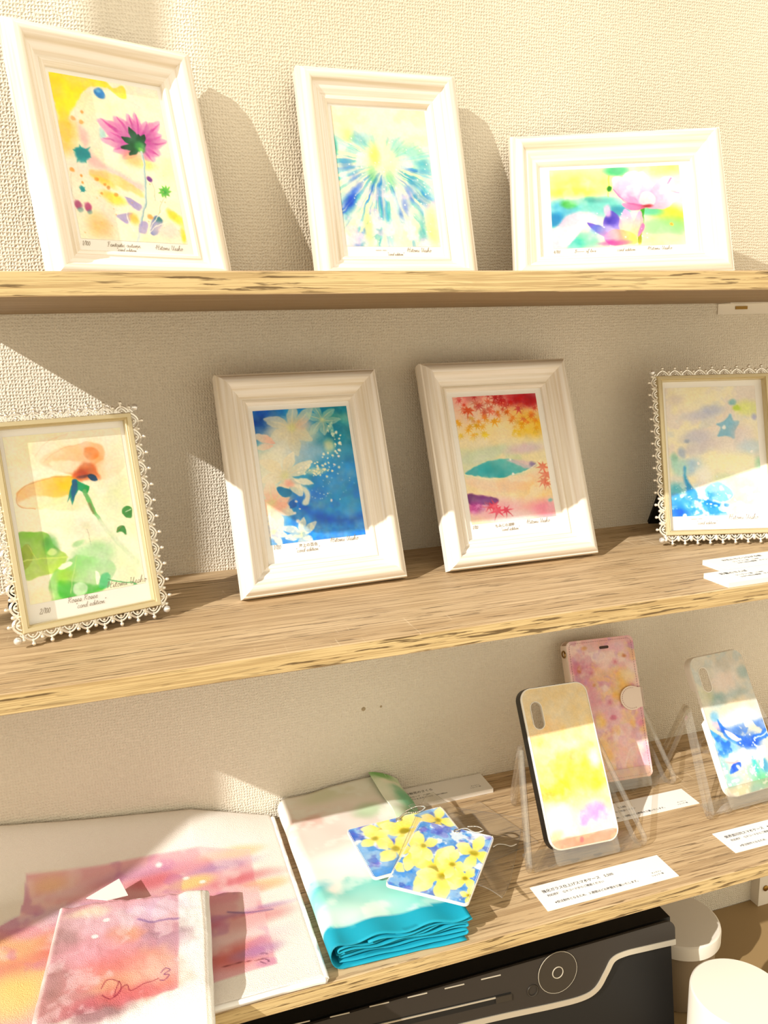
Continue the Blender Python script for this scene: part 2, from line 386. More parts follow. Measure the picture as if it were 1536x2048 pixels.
        m = s.img.mean(-1, keepdims=True); s.img = np.clip(m+(s.img-m)*1.12, 0, 252); return s
    def build(s, name, keep=None, fn=None):
        """mesh in local xz (x centred, z up from 0), or fn(x, z) -> (x, y, z)"""
        x = (s.X-.5)*s.w; z = s.h - s.Y*s.w
        if fn is None: co = np.stack([x, 0*x, z], -1)
        else: co = fn(x, z)
        ny, nx = s.ny, s.nx; idx = np.arange((ny+1)*(nx+1)).reshape(ny+1, nx+1)
        f = np.stack([idx[:-1, :-1], idx[1:, :-1], idx[1:, 1:], idx[:-1, 1:]], -1).reshape(-1, 4)
        if keep is not None:
            cx = (x[:-1, :-1]+x[1:, 1:])/2; cz = (z[:-1, :-1]+z[1:, 1:])/2; f = f[keep(cx, cz).reshape(-1)]
        me = bpy.data.meshes.new(name); me.vertices.add(idx.size); me.vertices.foreach_set('co', co.reshape(-1).astype(np.float32))
        me.loops.add(f.size); me.loops.foreach_set('vertex_index', f.reshape(-1).astype(np.int32))
        me.polygons.add(len(f)); me.polygons.foreach_set('loop_start', np.arange(0, f.size, 4, dtype=np.int32)); me.polygons.foreach_set('loop_total', np.full(len(f), 4, np.int32))
        me.update(calc_edges=True); me.validate()
        me.polygons.foreach_set('use_smooth', [True]*len(me.polygons))
        at = me.attributes.new('paint', 'FLOAT_COLOR', 'POINT'); c = np.ones((idx.size, 4), np.float32)
        c[:, :3] = lin(np.clip(s.img.reshape(-1, 3), 0, 250)); at.data.foreach_set('color', c.reshape(-1)); return me

def maple(c, x, y, r, rot, col, a):
    pts = []
    for i, (ln, an) in enumerate(((.55, -150), (.8, -100), (.95, -50), (1.1, 0), (.95, 50), (.8, 100), (.55, 150))):
        t = math.radians(rot+an); pts.append((x+r*ln*math.cos(t), y+r*ln*math.sin(t)))
        t = math.radians(rot+an+25); pts.append((x+r*.28*math.cos(t), y+r*.28*math.sin(t)))
    c.poly(pts, col, a, 2.5, False)
def lily(c, x, y, r, rot, white, pink, a=.9, n=6):
    for i in range(n):
        c.petal(x, y, rot+i*360/n, r*(1 if i % 2 else .88), r*.42, pink, white, a, 4, .12*(-1)**i)
    for i in range(4): c.line([(x, y), (x+.35*r*math.cos(rot+i), y+.35*r*math.sin(rot+i))], 3, (215, 190, 140), .6)

def art_cosmos(w, h):
    c = Canvas(w, h, 200, [(298, 398), (955, 492), (1118, 1400), (495, 1370)], (253, 246, 224), 3)
    c.wash((248, 236, 190), .5, 3, .45, .7); c.wash((246, 226, 226), .5, 3, .5, .7)
    Yl, Og, Pk = (243, 226, 40), (244, 196, 90), (240, 196, 200)
    c.poly([(300, 400), (520, 430), (640, 452), (655, 500), (560, 480), (500, 540), (430, 640), (440, 780), (390, 800), (340, 600)], Yl, .9, 9, True, 18)
    c.poly([(620, 455), (660, 470), (700, 500), (750, 475), (765, 540), (725, 550), (680, 515)], (232, 222, 70), .85, 5, True, 8)
    c.blob(400, 760, 55, 110, Og, .75, .6, 10, .4); c.blob(345, 500, 30, 60, (250, 200, 60), .5, .8)
    c.poly([(460, 660), (520, 760), (560, 880), (680, 960), (850, 1060), (840, 1100), (640, 990), (520, 900)], Pk, .8, 22, True, 20)
    c.poly([(560, 980), (700, 1010), (850, 1100), (850, 1130), (690, 1060), (560, 1010)], (246, 200, 110), .65, 10, True, 14)
    c.blob(690, 1140, 70, 32, (246, 220, 90), .85, .5, 25); c.blob(640, 1050, 70, 20, (246, 214, 100), .7, .5, 28)
    for x, y, r in ((445, 668, 13), (500, 635, 11), (492, 692, 15), (445, 978, 13), (500, 1010, 9), (505, 1048, 8), (590, 1030, 12), (660, 1080, 9), (640, 1060, 8), (705, 1120, 12), (620, 1110, 8)):
        c.blob(x, y, r, r, (226, 160, 80), .8, .35)
    c.blob(610, 525, 28, 28, (58, 132, 200), .95, .25); c.blob(600, 512, 12, 10, (130, 190, 225), .6, .5)
    c.blob(620, 770, 20, 42, (120, 196, 210), .6, .6)
    for x, y, r in ((500, 885, 42), (505, 1086, 18)):
        c.blob(x, y, r, r, (22, 142, 158), .95, .3, 0, .35, 14)
        for a in (20, 60, 120, 200, 250, 320): c.petal(x, y, a, r*1.4, r*.3, (22, 142, 158), (60, 160, 150), .8, 3)
    fx, fy = 840, 825
    c.blob(fx-20, fy-20, 150, 130, (250, 222, 226), .6, .6)
    for a, l, wd in ((-150, 290, 100), (-132, 230, 80), (-112, 200, 70), (-95, 190, 55), (-70, 150, 70), (-50, 190, 80), (-25, 150, 90), (-8, 170, 70), (20, 140, 80), (45, 130, 70), (140, 130, 70), (165, 160, 80), (186, 230, 75), (200, 200, 80)):
        c.petal(fx, fy, a, l, wd, (176, 66, 150), (228, 160, 205), .72, 7)
        c.petal(fx, fy, a+3, l*.95, wd*.2, (160, 50, 140), (208, 96, 170), .8, 4)
    c.blob(800, 910, 60, 45, (248, 190, 120), .7, .7); c.blob(890, 940, 50, 30, (250, 226, 120), .7, .7)
    for a, l in ((-150, 120), (-118, 130), (-95, 70), (-65, 75), (175, 110), (140, 80), (-20, 40)): c.petal(fx, fy+10, a, l, 38, (24, 110, 62), (10, 56, 34), .95, 3)
    c.blob(842, 838, 34, 32, (40, 140, 60), .95, .3); c.blob(846, 850, 16, 12, (120, 200, 90), .9, .5)
    c.line([(850, 865), (872, 960), (876, 1080), (866, 1200), (838, 1310), (820, 1380)], 16, (206, 222, 224), .95, 3); c.line([(858, 880), (880, 1000), (872, 1180), (846, 1300)], 5, (130, 176, 190), .8, 2)
    V = (164, 154, 214)
    c.poly([(750, 1130), (850, 1180), (840, 1215), (790, 1190)], V, .8, 6, True, 8); c.poly([(710, 1235), (800, 1230), (775, 1290), (740, 1270)], V, .85, 5, True, 8)
    c.poly([(850, 1270), (890, 1290), (870, 1340), (830, 1330)], V, .8, 6, True, 8); c.poly([(930, 1240), (975, 1270), (940, 1350), (900, 1340)], (124, 136, 200), .85, 6, True, 8); c.blob(950, 1262, 26, 20, (40, 120, 120), .8, .5)
    c.blob(808, 1262, 25, 30, (246, 196, 90), .85, .6); c.blob(600, 1290, 60, 60, (248, 196, 120), .75, .7); c.blob(905, 1248, 15, 14, (236, 170, 90), .8, .5)
    c.blob(905, 1028, 18, 20, (120, 60, 150), .95, .35); c.line([(912, 1045), (928, 1090), (935, 1150)], 3, (150, 170, 150), .7)
    for a in range(0, 360, 40): c.petal(990, 1095, a, 38, 14, (40, 150, 50), (110, 190, 60), .9, 3)
    c.line([(985, 1125), (965, 1180), (950, 1250)], 3, (150, 170, 120), .7); c.line([(440, 1000), (440, 1100), (470, 1160)], 3, (190, 190, 170), .6)
    for x, y in ((480, 1180), (538, 1197)): c.blob(x, y, 20, 26, (170, 64, 120), .9, .35); c.blob(x+12, y+30, 14, 14, (90, 150, 150), .6, .5)
    c.blob(1060, 1262, 55, 30, (240, 226, 60), .85, .6, 40); c.blob(1090, 1350, 16, 45, (232, 222, 50), .9, .5); c.blob(1030, 1230, 40, 20, (220, 214, 60), .7, .6, 50)
    c.blob(1010, 1330, 70, 40, (244, 214, 210), .7, .7); c.dots(26, (520, 960, 1080, 1360), 2, 5, (226, 180, 110), .6)
    for p in ([(800, 1330), (770, 1250), (775, 1200)], [(890, 1350), (930, 1270), (1000, 1180)], [(900, 1340), (960, 1290), (1000, 1280)]): c.line(p, 5, (254, 250, 240), .85)
    return c.paper()
def art_rays(w, h):
    c = Canvas(w, h, 200, [(462, 430), (1050, 447), (1162, 1378), (548, 1370)], (242, 230, 216), 11)
    o = c.P((790, 800))[0]; wx = (vnoise(c.X, c.Y, 7, 77, 2)-.5)*.05; ang = np.arctan2(c.X-o[0]+wx, c.Y-o[1]); rad = np.hypot(c.X-o[0], c.Y-o[1])
    c.wash((246, 240, 190), .6, 4, .45, .65); c.wash((230, 210, 218), .5, 4, .5, .7)
    band = sstep(.07, .30, rad)*c.ramp(.12, .34); low = c.ramp(.36, .5)
    n1 = vnoise(ang*4, rad*.6, 2.2, 5, 3); n2 = vnoise(ang*7, rad*1.2, 2.0, 8, 3); cl = vnoise(c.X, c.Y, 6, 33, 3)
    for col, lo, hi, n, al in (((150, 212, 216), .34, .55, n1, .6), ((70, 160, 212), .44, .62, n2, .6*low), ((40, 92, 200), .54, .68, n1, .7*low), ((90, 190, 190), .52, .68, vnoise(ang*6, rad, 2, 13, 3), .6), ((252, 248, 206), .52, .64, vnoise(ang*9, rad*.5, 2.4, 17, 2), .8), ((252, 252, 244), .5, .64, cl, .6)):
        c.put(al*band*sstep(lo, hi, n), col)
    for b in ((600, 960, 46, 100, (36, 82, 200)), (570, 1060, 36, 60, (30, 80, 200)), (745, 950, 40, 90, (56, 134, 206)), (940, 1060, 34, 120, (46, 92, 206)), (1010, 960, 60, 50, (60, 166, 192)), (620, 640, 80, 34, (120, 190, 204)), (960, 720, 110, 60, (120, 202, 194)), (1060, 1040, 50, 36, (50, 140, 204)), (560, 830, 50, 46, (80, 140, 204)), (1050, 1310, 50, 60, (56, 172, 192)), (760, 1220, 56, 110, (100, 186, 210)), (1040, 830, 50, 60, (90, 176, 200)), (680, 620, 60, 30, (150, 204, 214))):
        c.blob(*b[:4], b[4], .6, .8, 20, .6, 9)
    for a0, wd in ((-.95, .08), (-.62, .06), (-.33, .045), (-.12, .04), (.1, .07), (.32, .05), (.52, .07), (.8, .07)):
        al = np.exp(-((ang-a0)/wd)**2)*sstep(.02, .14, rad)*(.5+.8*(vnoise(c.X, c.Y, 10, 51, 2))); c.put(np.clip(.7*al, 0, 1), (253, 248, 218))
    c.put(.95*np.exp(-((c.X-o[0])/.13)**2-((c.Y-o[1])/.08)**2), (254, 250, 206)); c.put(.8*np.exp(-((c.X-o[0])/.04)**2)*sstep(.6*c.asp, .2*c.asp, c.Y), (254, 250, 215))
    c.blob(735, 745, 30, 60, (206, 226, 90), .65, .8); c.blob(725, 880, 25, 60, (120, 200, 130), .5, .8); c.blob(830, 900, 28, 60, (130, 206, 160), .5, .8); c.blob(560, 620, 40, 40, (240, 236, 130), .6, .8)
    c.wash((228, 206, 234), .55, 8, .54, .68, 3, c.ramp(.5, .7)); c.wash((254, 252, 244), .75, 10, .52, .66, 3, c.ramp(.7, .9)); c.blob(1110, 1250, 40, 120, (250, 244, 170), .8, .7); c.blob(690, 1250, 24, 120, (244, 240, 150), .6, .7)
    c.put(.7*(1-c.ramp(.02, .22)), (240, 224, 214)); c.wash((246, 238, 190), .5, 5, .45, .6, 3, 1-c.ramp(.1, .3))
    c.blob(480, 700, 22, 60, (60, 170, 160), .8, .6); c.dots(120, (560, 640, 1130, 1360), 2, 5, (252, 252, 246), .8)
    c.img = c.img*(c.img/255)**.18
    return c.paper()
def art_lotus(w, h):
    c = Canvas(w, h, 240, [(335, 375), (1055, 335), (1105, 785), (365, 810)], (250, 250, 232), 21)
    c.blob(480, 450, 190, 90, (250, 240, 150), .8, .7); c.blob(960, 350, 120, 50, (252, 240, 150), .75, .7); c.blob(470, 500, 130, 25, (240, 210, 110), .6, .8)
    c.blob(700, 370, 60, 30, (110, 200, 160), .85, .6); c.blob(420, 590, 90, 60, (100, 186, 214), .85, .6); c.blob(370, 650, 50, 40, (40, 150, 200), .8, .6); c.blob(450, 565, 40, 22, (90, 190, 80), .85, .6)
    c.blob(620, 570, 130, 60, (130, 206, 206), .85, .6); c.blob(560, 540, 90, 18, (110, 180, 180), .6, .7); c.blob(720, 600, 60, 30, (60, 160, 190), .7, .6); c.blob(540, 760, 100, 50, (150, 222, 196), .8, .6); c.blob(480, 780, 50, 30, (110, 200, 206), .6, .6)
    c.blob(1000, 610, 130, 60, (214, 226, 90), .85, .6, 20); c.blob(980, 680, 150, 60, (170, 226, 170), .8, .6); c.blob(940, 770, 130, 30, (246, 246, 190), .7, .7); c.blob(905, 600, 60, 25, (120, 206, 190), .8, .6)
    c.poly([(380, 690), (470, 610), (560, 620), (520, 690), (430, 800), (370, 790)], (240, 214, 230), .85, 14, True, 10); c.poly([(400, 760), (520, 650), (560, 640), (450, 790)], (250, 240, 250), .8, 8)
    c.line([(660, 400), (660, 520)], 5, (190, 200, 90), .6, 3); c.blob(665, 475, 14, 16, (60, 150, 60), .9, .4)
    c.line([(855, 560), (855, 620), (848, 700), (842, 770)], 20, (84, 176, 60), .95, 3); c.line([(850, 690), (842, 780)], 16, (236, 190, 90), .7, 4)
    Wp, Pk, Dp = (252, 232, 246), (242, 178, 212), (222, 120, 172)
    for p, c0, c1, g in (
        ([(850, 560), (790, 560), (700, 500), (680, 420), (720, 400), (790, 450)], Dp, Wp, [(830, 560), (700, 410)]),
        ([(850, 560), (740, 530), (720, 440), (770, 375), (830, 380), (860, 460)], Pk, Wp, [(830, 560), (780, 380)]),
        ([(850, 560), (800, 480), (815, 390), (850, 370), (900, 430), (900, 520)], (240, 190, 220), Wp, [(850, 560), (840, 390)]),
        ([(870, 560), (900, 470), (960, 410), (1030, 410), (1010, 480), (930, 560)], Pk, Wp, [(880, 560), (1010, 420)]),
        ([(880, 570), (950, 520), (1060, 480), (1075, 510), (1000, 575), (930, 585)], Pk, Wp, [(880, 570), (1050, 500)]),
        ([(740, 560), (820, 555), (880, 570), (840, 590), (780, 590)], Dp, Pk, [(880, 575), (740, 560)]),
        ([(840, 550), (850, 500), (890, 485), (930, 520), (910, 570)], (246, 206, 220), (255, 246, 240), [(870, 570), (890, 490)])):
        c.poly(p, c0, .92, 4, True, 3, 12, c1, g)
    c.blob(885, 566, 26, 10, (170, 60, 70), .8, .6); c.line([(690, 480), (760, 550), (850, 560)], 4, (206, 110, 170), .6, 3); c.line([(1000, 440), (1020, 415)], 6, (200, 120, 180), .7, 4); c.line([(1020, 480), (1060, 490)], 8, (214, 120, 176), .6, 5)
    Vi = (130, 110, 206)
    for p, c0, c1, g in (
        ([(760, 780), (640, 740), (560, 690), (550, 665), (640, 690), (740, 730)], (226, 150, 206), Vi, [(760, 780), (560, 670)]),
        ([(720, 740), (640, 700), (640, 630), (680, 600), (730, 650), (740, 720)], (206, 200, 244), Vi, [(720, 740), (670, 620)]),
        ([(760, 760), (720, 690), (725, 630), (760, 585), (800, 640), (800, 720)], (250, 236, 190), (238, 196, 236), [(770, 750), (760, 600)]),
        ([(790, 770), (790, 690), (840, 595), (860, 660), (840, 740)], (252, 236, 170), (236, 190, 230), [(800, 770), (845, 610)]),
        ([(640, 740), (700, 700), (800, 720), (830, 770), (760, 785), (680, 785)], (246, 226, 150), (226, 150, 210), [(800, 730), (650, 760)]),
        ([(830, 740), (850, 670), (868, 680), (855, 730)], (240, 180, 220), (230, 140, 196), [(835, 740), (860, 670)])):
        c.poly(p, c0, .9, 4, True, 3, 12, c1, g)
    c.blob(680, 650, 36, 34, (104, 90, 200), .7, .6); c.blob(600, 700, 36, 26, (120, 150, 220), .7, .6); c.blob(700, 775, 70, 16, (206, 90, 176), .6, .7); c.blob(655, 600, 18, 30, (246, 210, 236), .8, .5)
    c.blob(1025, 668, 9, 9, (240, 190, 110), .9, .4); c.wash((255, 255, 250), .3, 6, .60, .74); c.dots(14, (560, 600, 900, 790), 2, 4, (255, 255, 255))
    c.img = c.img*(c.img/255)**.6
    return c.paper(.7)
def art_lily(w, h):
    c = Canvas(w, h, 200, [(465, 370), (1030, 340), (1145, 1110), (578, 1178)], (44, 150, 222), 31)
    c.wash((60, 160, 196), .7, 4, .4, .65); c.put(.8*sstep(.35, .9, c.X)*(1-c.ramp(.2, .55)), (40, 140, 158)); c.put(.7*c.ramp(.6, .95), (58, 150, 240))
    c.blob(520, 430, 110, 90, (20, 84, 176), .95, .6); c.blob(980, 420, 90, 40, (110, 186, 170), .7, .7); c.blob(950, 470, 70, 60, (24, 124, 158), .8, .6)
    c.poly([(740, 900), (820, 960), (960, 1010), (1130, 990), (1130, 1040), (960, 1050), (820, 1010)], (24, 92, 200), .7, 30, True, 16); c.blob(820, 880, 90, 40, (40, 122, 222), .8, .7); c.wash((30, 112, 210), .4, 9, .55, .7, 4, c.ramp(.5, .7))
    c.blob(980, 800, 90, 60, (120, 176, 220), .45, .8); c.blob(700, 1120, 90, 50, (90, 170, 230), .6, .7); c.blob(560, 700, 60, 120, (50, 140, 150), .8, .7)
    Wt, Pk = (252, 246, 224), (250, 206, 186)
    c.blob(620, 640, 200, 110, (250, 246, 228), .95, .6, -15); c.blob(680, 500, 150, 80, (238, 230, 204), .9, .65); c.blob(800, 620, 100, 70, (160, 196, 226), .7, .8); c.blob(570, 850, 90, 190, (250, 246, 226), .9, .65); c.blob(560, 1040, 70, 120, (250, 240, 226), .85, .65)
    def star(x, y, r, rot, tip, mid, a, n=6):
        for k in range(n):
            q = rot+k*360/n; c.petal(x, y, q, r*(1.06 if k % 2 else .9), r*.44, mid, tip, a, 3.5, .16*(-1)**k)
            c.petal(x, y, q, r*.8, r*.06, (226, 214, 176), tip, .6, 3, .16*(-1)**k)
        c.blob(x, y, r*.16, r*.14, (222, 226, 170), .6, .7)
    star(700, 470, 165, 25, (232, 232, 212), (214, 206, 180), .7); star(880, 420, 110, 70, (206, 226, 206), (190, 214, 190), .55); c.petal(600, 560, 200, 140, 56, (250, 180, 160), Wt, .85, 4); c.petal(590, 575, 170, 110, 40, (246, 196, 176), Wt, .8, 4)
    star(665, 760, 170, 40, Wt, (236, 226, 196), .82); star(585, 930, 165, 15, Wt, (250, 196, 176), .85); star(760, 1105, 110, 30, (246, 244, 230), (216, 226, 206), .92); star(600, 1095, 100, 10, Wt, (252, 226, 210), .85)
    c.line([(660, 800), (760, 830), (800, 880), (790, 920)], 40, Wt, .85, 8, True, (.4, 1)); c.petal(720, 780, 15, 110, 44, Wt, (250, 246, 226), .9, 5)
    c.blob(690, 805, 30, 20, (250, 160, 150), .6, .7); c.blob(650, 930, 70, 26, (250, 166, 146), .5, .7, -25); c.blob(770, 450, 40, 30, (240, 190, 170), .4, .7)
    c.poly([(610, 840), (650, 830), (700, 850), (690, 880), (640, 885)], (30, 130, 186), .9, 4); c.poly([(690, 920), (720, 900), (740, 940), (700, 960)], (30, 110, 196), .9, 4)
    for t in np.linspace(0, 1, 46):
        x = 930 + 60*math.sin(t*5) - 150*max(0, t-.5)*2*abs(math.sin(t*9)); y = 470 + t*300 + 10*math.sin(t*30)
        c.blob(x+random.uniform(-26, 26), y+random.uniform(-14, 14), *(2*[random.uniform(3, 9)]), (254, 252, 232), .9, .5, 0, 0)
    for _ in range(46): c.blob(random.gauss(850, 50), random.gauss(735, 24), *(2*[random.uniform(2, 8)]), (254, 250, 226), .85, .5, 0, 0)
    c.blob(930, 580, 30, 40, (254, 246, 190), .7, .7); c.blob(850, 735, 60, 18, (252, 246, 206), .7, .7)
    c.petal(905, 500, -60, 80, 26, (190, 220, 190), (220, 236, 214), .6, 4); c.petal(960, 530, -110, 90, 26, (170, 210, 190), (200, 226, 206), .6, 4)
    for x, y, r in ((735, 912, 9), (757, 960, 6), (940, 905, 7), (725, 985, 8), (740, 1030, 12), (920, 870, 4), (960, 690, 7), (985, 640, 7)): c.blob(x, y, r, r, (250, 240, 244), .9, .5, 0, 0)
    c.dots(50, (760, 640, 1080, 900), 1.5, 4, (210, 234, 246), .7); c.put(.25*sstep(.45, .6, c.nz(40, 1))*c.ramp(.75, .95), (30, 100, 200))
    return c.paper()
def art_maple(w, h):
    c = Canvas(w, h, 200, [(412, 388), (968, 348), (1108, 1228), (545, 1285)], (246, 228, 190), 41)
    c.put(.7*(1-c.ramp(.02, .30)), (240, 176, 150)); c.put(.6*(1-c.ramp(0, .10)), (212, 84, 90)); c.blob(890, 390, 110, 50, (170, 20, 40), .9, .7); c.blob(450, 420, 70, 40, (236, 150, 160), .7, .7)
    c.wash((246, 214, 196), .7, 6, .52, .66, 3, 1-c.ramp(.15, .3)); c.blob(940, 540, 130, 70, (240, 190, 60), .8, .7, 15); c.blob(930, 630, 90, 60, (246, 206, 80), .8, .7); c.blob(700, 600, 200, 50, (250, 232, 180), .7, .8)
    R = random.Random(5)
    for i in range(130):
        y = R.uniform(375, 680); x = R.uniform(420, 1010)+(y-380)*.12
        if y > 560 and 640 < x < 800: continue
        t = (y-375)/300; hue = ((186, 34, 44), (206, 70, 44), (222, 120, 40), (226, 166, 40), (232, 200, 70))[min(4, int(t*5+R.uniform(-.6, .9)) if t > .05 else 0)]
        maple(c, x, y, R.uniform(24, 46)*(1-.25*t), R.uniform(40, 140), hue, R.uniform(.3, .85))
    maple(c, 630, 650, 40, 90, (240, 212, 60), .9); maple(c, 555, 655, 36, 80, (238, 190, 90), .9); maple(c, 690, 550, 50, 60, (230, 170, 50), .9); maple(c, 520, 480, 60, 100, (214, 80, 40), .85)
    c.put(.8*c.ramp(.30, .4)*(1-c.ramp(.62, .78)), (238, 230, 196)); c.wash((206, 220, 190), .6, 4, .5, .65, 3, c.ramp(.38, .44)*(1-c.ramp(.6, .7)))
    c.blob(900, 745, 120, 30, (222, 200, 216), .8, .7); c.poly([(470, 830), (560, 760), (760, 720), (700, 800), (540, 860)], (210, 224, 204), .7, 18)
    c.poly([(495, 930), (560, 880), (680, 825), (790, 820), (880, 850), (950, 865), (880, 910), (800, 950), (700, 958), (600, 950)], (104, 194, 196), .95, 6, True, 5, 8, (40, 168, 184), [(760, 830), (720, 955)])
    c.poly([(780, 830), (880, 830), (970, 850), (930, 885), (850, 865)], (226, 206, 214), .85, 9); c.blob(950, 855, 26, 14, (130, 120, 170), .7, .6)
    c.line([(490, 935), (600, 962), (760, 962), (900, 900), (1010, 830)], 6, (250, 244, 214), .9, 4); c.line([(500, 930), (600, 880), (700, 840)], 4, (60, 160, 170), .6, 3)
    c.poly([(500, 960), (700, 985), (900, 930), (1050, 880), (1070, 1010), (820, 1050), (560, 1030)], (246, 214, 186), .85, 20, True, 10); c.blob(1000, 1030, 120, 70, (246, 206, 140), .7, .7); c.wash((250, 240, 216), .6, 7, .52, .66, 3, c.ramp(.62, .7)*(1-c.ramp(.8, .9)))
    for x, y, r, a in ((1020, 870, 60, 120), (1040, 930, 70, 100), (1020, 980, 60, 80), (1045, 1000, 40, 60)): maple(c, x, y, r, a, (216, 104, 80), .7)
    c.blob(700, 1180, 220, 70, (244, 186, 206), .85, .6); c.blob(1030, 1180, 110, 60, (240, 150, 186), .8, .6); c.blob(830, 1230, 150, 40, (250, 226, 234), .8, .6)
    c.poly([(515, 1070), (600, 1080), (710, 1100), (690, 1140), (600, 1150), (530, 1140)], (110, 40, 120), .95, 8, True, 10); c.blob(570, 1170, 50, 36, (180, 50, 150), .85, .6); c.blob(640, 1120, 60, 20, (130, 70, 150), .7, .7)
    for x, y, r, a in ((690, 1150, 60, 200), (710, 1180, 70, 100), (770, 1180, 60, 40), (660, 1160, 50, 170)): maple(c, x, y, r, a, (222, 60, 96), .75)
    for x, y, r in ((585, 1155, 30), (620, 1180, 34), (560, 1200, 30), (640, 1150, 26)): maple(c, x, y, r, random.uniform(0, 180), (226, 150, 210), .7)
    for x, y, r in ((800, 826, 7), (825, 932, 9), (440, 1150, 4)): c.blob(x, y, r, r, (255, 255, 250), .95, .4, 0, 0)
    c.blob(1070, 1120, 16, 12, (90, 190, 196), .7, .6)
    return c.paper()
def art_rose(w, h):
    c = Canvas(w, h, 190, [(35, 625), (752, 572), (905, 1545), (235, 1665)], (254, 248, 226), 51)
    c.wash((252, 238, 200), .5, 3, .45, .65)
    def soft_petal(pts, c0, c1, g, a=.7): c.poly(pts, c0, a, 9, True, 12, 7, c1, g)
    soft_petal([(230, 660), (420, 590), (700, 580), (780, 700), (720, 860), (560, 880), (330, 830), (240, 760)], (250, 222, 190), (254, 242, 220), [(520, 860), (520, 600)], .8)
    soft_petal([(480, 870), (360, 830), (280, 790), (380, 700), (540, 655), (640, 690), (640, 800), (580, 860)], (238, 170, 116), (249, 214, 176), [(540, 860), (400, 700)], .85)
    soft_petal([(420, 850), (330, 800), (430, 770), (520, 790), (500, 850)], (253, 240, 214), (250, 222, 190), [(420, 800), (520, 850)], .8)
    soft_petal([(560, 870), (640, 780), (760, 690), (790, 780), (740, 880), (640, 910)], (247, 206, 168), (253, 238, 214), [(570, 880), (760, 740)], .8)
    soft_petal([(500, 885), (380, 880), (230, 915), (138, 985), (150, 1062), (260, 1075), (400, 1050), (470, 1000)], (244, 196, 60), (248, 204, 150), [(480, 920), (200, 980)], .9)
    soft_petal([(470, 1000), (380, 1005), (250, 1000), (150, 1050), (260, 1078), (420, 1085), (520, 1080)], (253, 238, 190), (254, 246, 222), [(460, 1010), (200, 1060)], .9)
    soft_petal([(500, 990), (560, 1010), (640, 1080), (560, 1110), (440, 1080)], (250, 224, 180), (254, 244, 222), [(500, 990), (560, 1100)], .7)
    c.line([(480, 882), (380, 882), (240, 918), (142, 985), (150, 1062), (250, 1076)], 5, (206, 150, 100), .7, 3); c.line([(300, 790), (400, 700), (540, 660)], 4, (226, 170, 130), .5, 4); c.line([(240, 750), (300, 660), (430, 600)], 3, (232, 190, 156), .5, 3)
    c.blob(573, 738, 48, 46, (232, 150, 90), .85, .12, 0, .1); c.poly([(520, 800), (590, 800), (620, 860), (640, 910), (560, 905), (470, 885)], (210, 110, 58), .85, 14, True, 10); c.blob(520, 862, 44, 26, (180, 66, 40), .8, .6); c.blob(440, 920, 50, 40, (247, 206, 60), .8, .7); c.blob(690, 920, 110, 60, (250, 226, 200), .5, .7)
    c.poly([(560, 875), (600, 880), (625, 915), (580, 912)], (16, 70, 110), .95, 3); c.blob(540, 880, 40, 10, (60, 40, 60), .6, .6)
    c.poly([(470, 905), (490, 895), (575, 950), (570, 985), (545, 990), (510, 960), (490, 1010), (475, 1065), (462, 1010), (445, 1040), (462, 960)], (30, 140, 120), .97, 3, False, 0, 8, (40, 160, 90), [(470, 960), (570, 970)]); c.poly([(470, 905), (495, 905), (500, 960), (475, 1030)], (10, 80, 140), .8, 4)
    c.line([(545, 975), (590, 1070), (650, 1170), (720, 1270), (800, 1360)], 28, (110, 180, 110), .9, 4, True, (1, .8)); c.line([(640, 1160), (740, 1290), (860, 1420)], 30, (206, 222, 190), .9, 8); c.line([(575, 1055), (605, 1110)], 18, (150, 120, 90), .5, 6)
    c.blob(745, 1000, 75, 110, (226, 234, 200), .85, .25, 10); c.blob(690, 1260, 120, 120, (238, 240, 216), .6, .6)
    for p in ([(775, 1080), (805, 1070), (825, 1100), (822, 1145), (795, 1140), (772, 1115)], [(735, 1240), (745, 1200), (785, 1195), (797, 1250), (765, 1235)]): c.poly(p, (52, 130, 60), .9, 3, True, 4); 
    c.line([(790, 1110), (820, 1095)], 5, (240, 246, 226), .8); c.line([(740, 1230), (765, 1200)], 6, (190, 120, 80), .6, 3)
    c.blob(540, 1210, 80, 60, (250, 226, 206), .6, .6); c.blob(545, 1190, 34, 28, (206, 214, 180), .7, .4); c.line([(555, 1210), (590, 1305)], 5, (170, 180, 160), .7)
    c.blob(600, 1380, 160, 90, (176, 220, 170), .85, .45, -10); c.blob(790, 1440, 90, 130, (226, 240, 206), .7, .5); c.blob(510, 1300, 40, 18, (160, 210, 150), .8, .4, -20)
    c.poly([(148, 1242), (240, 1228), (330, 1240), (370, 1310), (440, 1385), (390, 1460), (300, 1490), (205, 1515), (180, 1400)], (126, 186, 70), .85, 5, True, 8, 9, (176, 212, 90), [(200, 1260), (330, 1480)]); c.blob(350, 1310, 40, 60, (60, 150, 60), .7, .6); c.poly([(205, 1300), (250, 1390), (180, 1460), (150, 1380)], (150, 170, 60), .8, 4)
    c.line([(180, 1400), (300, 1390), (440, 1385)], 7, (206, 226, 120), .9, 3); c.line([(270, 1390), (210, 1310)], 4, (206, 222, 110), .8); c.line([(270, 1395), (300, 1480)], 4, (190, 216, 100), .7)
    c.poly([(350, 1500), (420, 1430), (520, 1370), (720, 1420), (705, 1530), (640, 1590), (520, 1610), (410, 1640), (350, 1640)], (126, 198, 100), .75, 7, True, 8, 9, (176, 220, 170), [(400, 1560), (680, 1420)]); c.poly([(400, 1520), (520, 1540), (660, 1560), (640, 1590), (430, 1635)], (70, 176, 60), .85, 12); c.blob(440, 1490, 60, 50, (160, 210, 60), .7, .6)
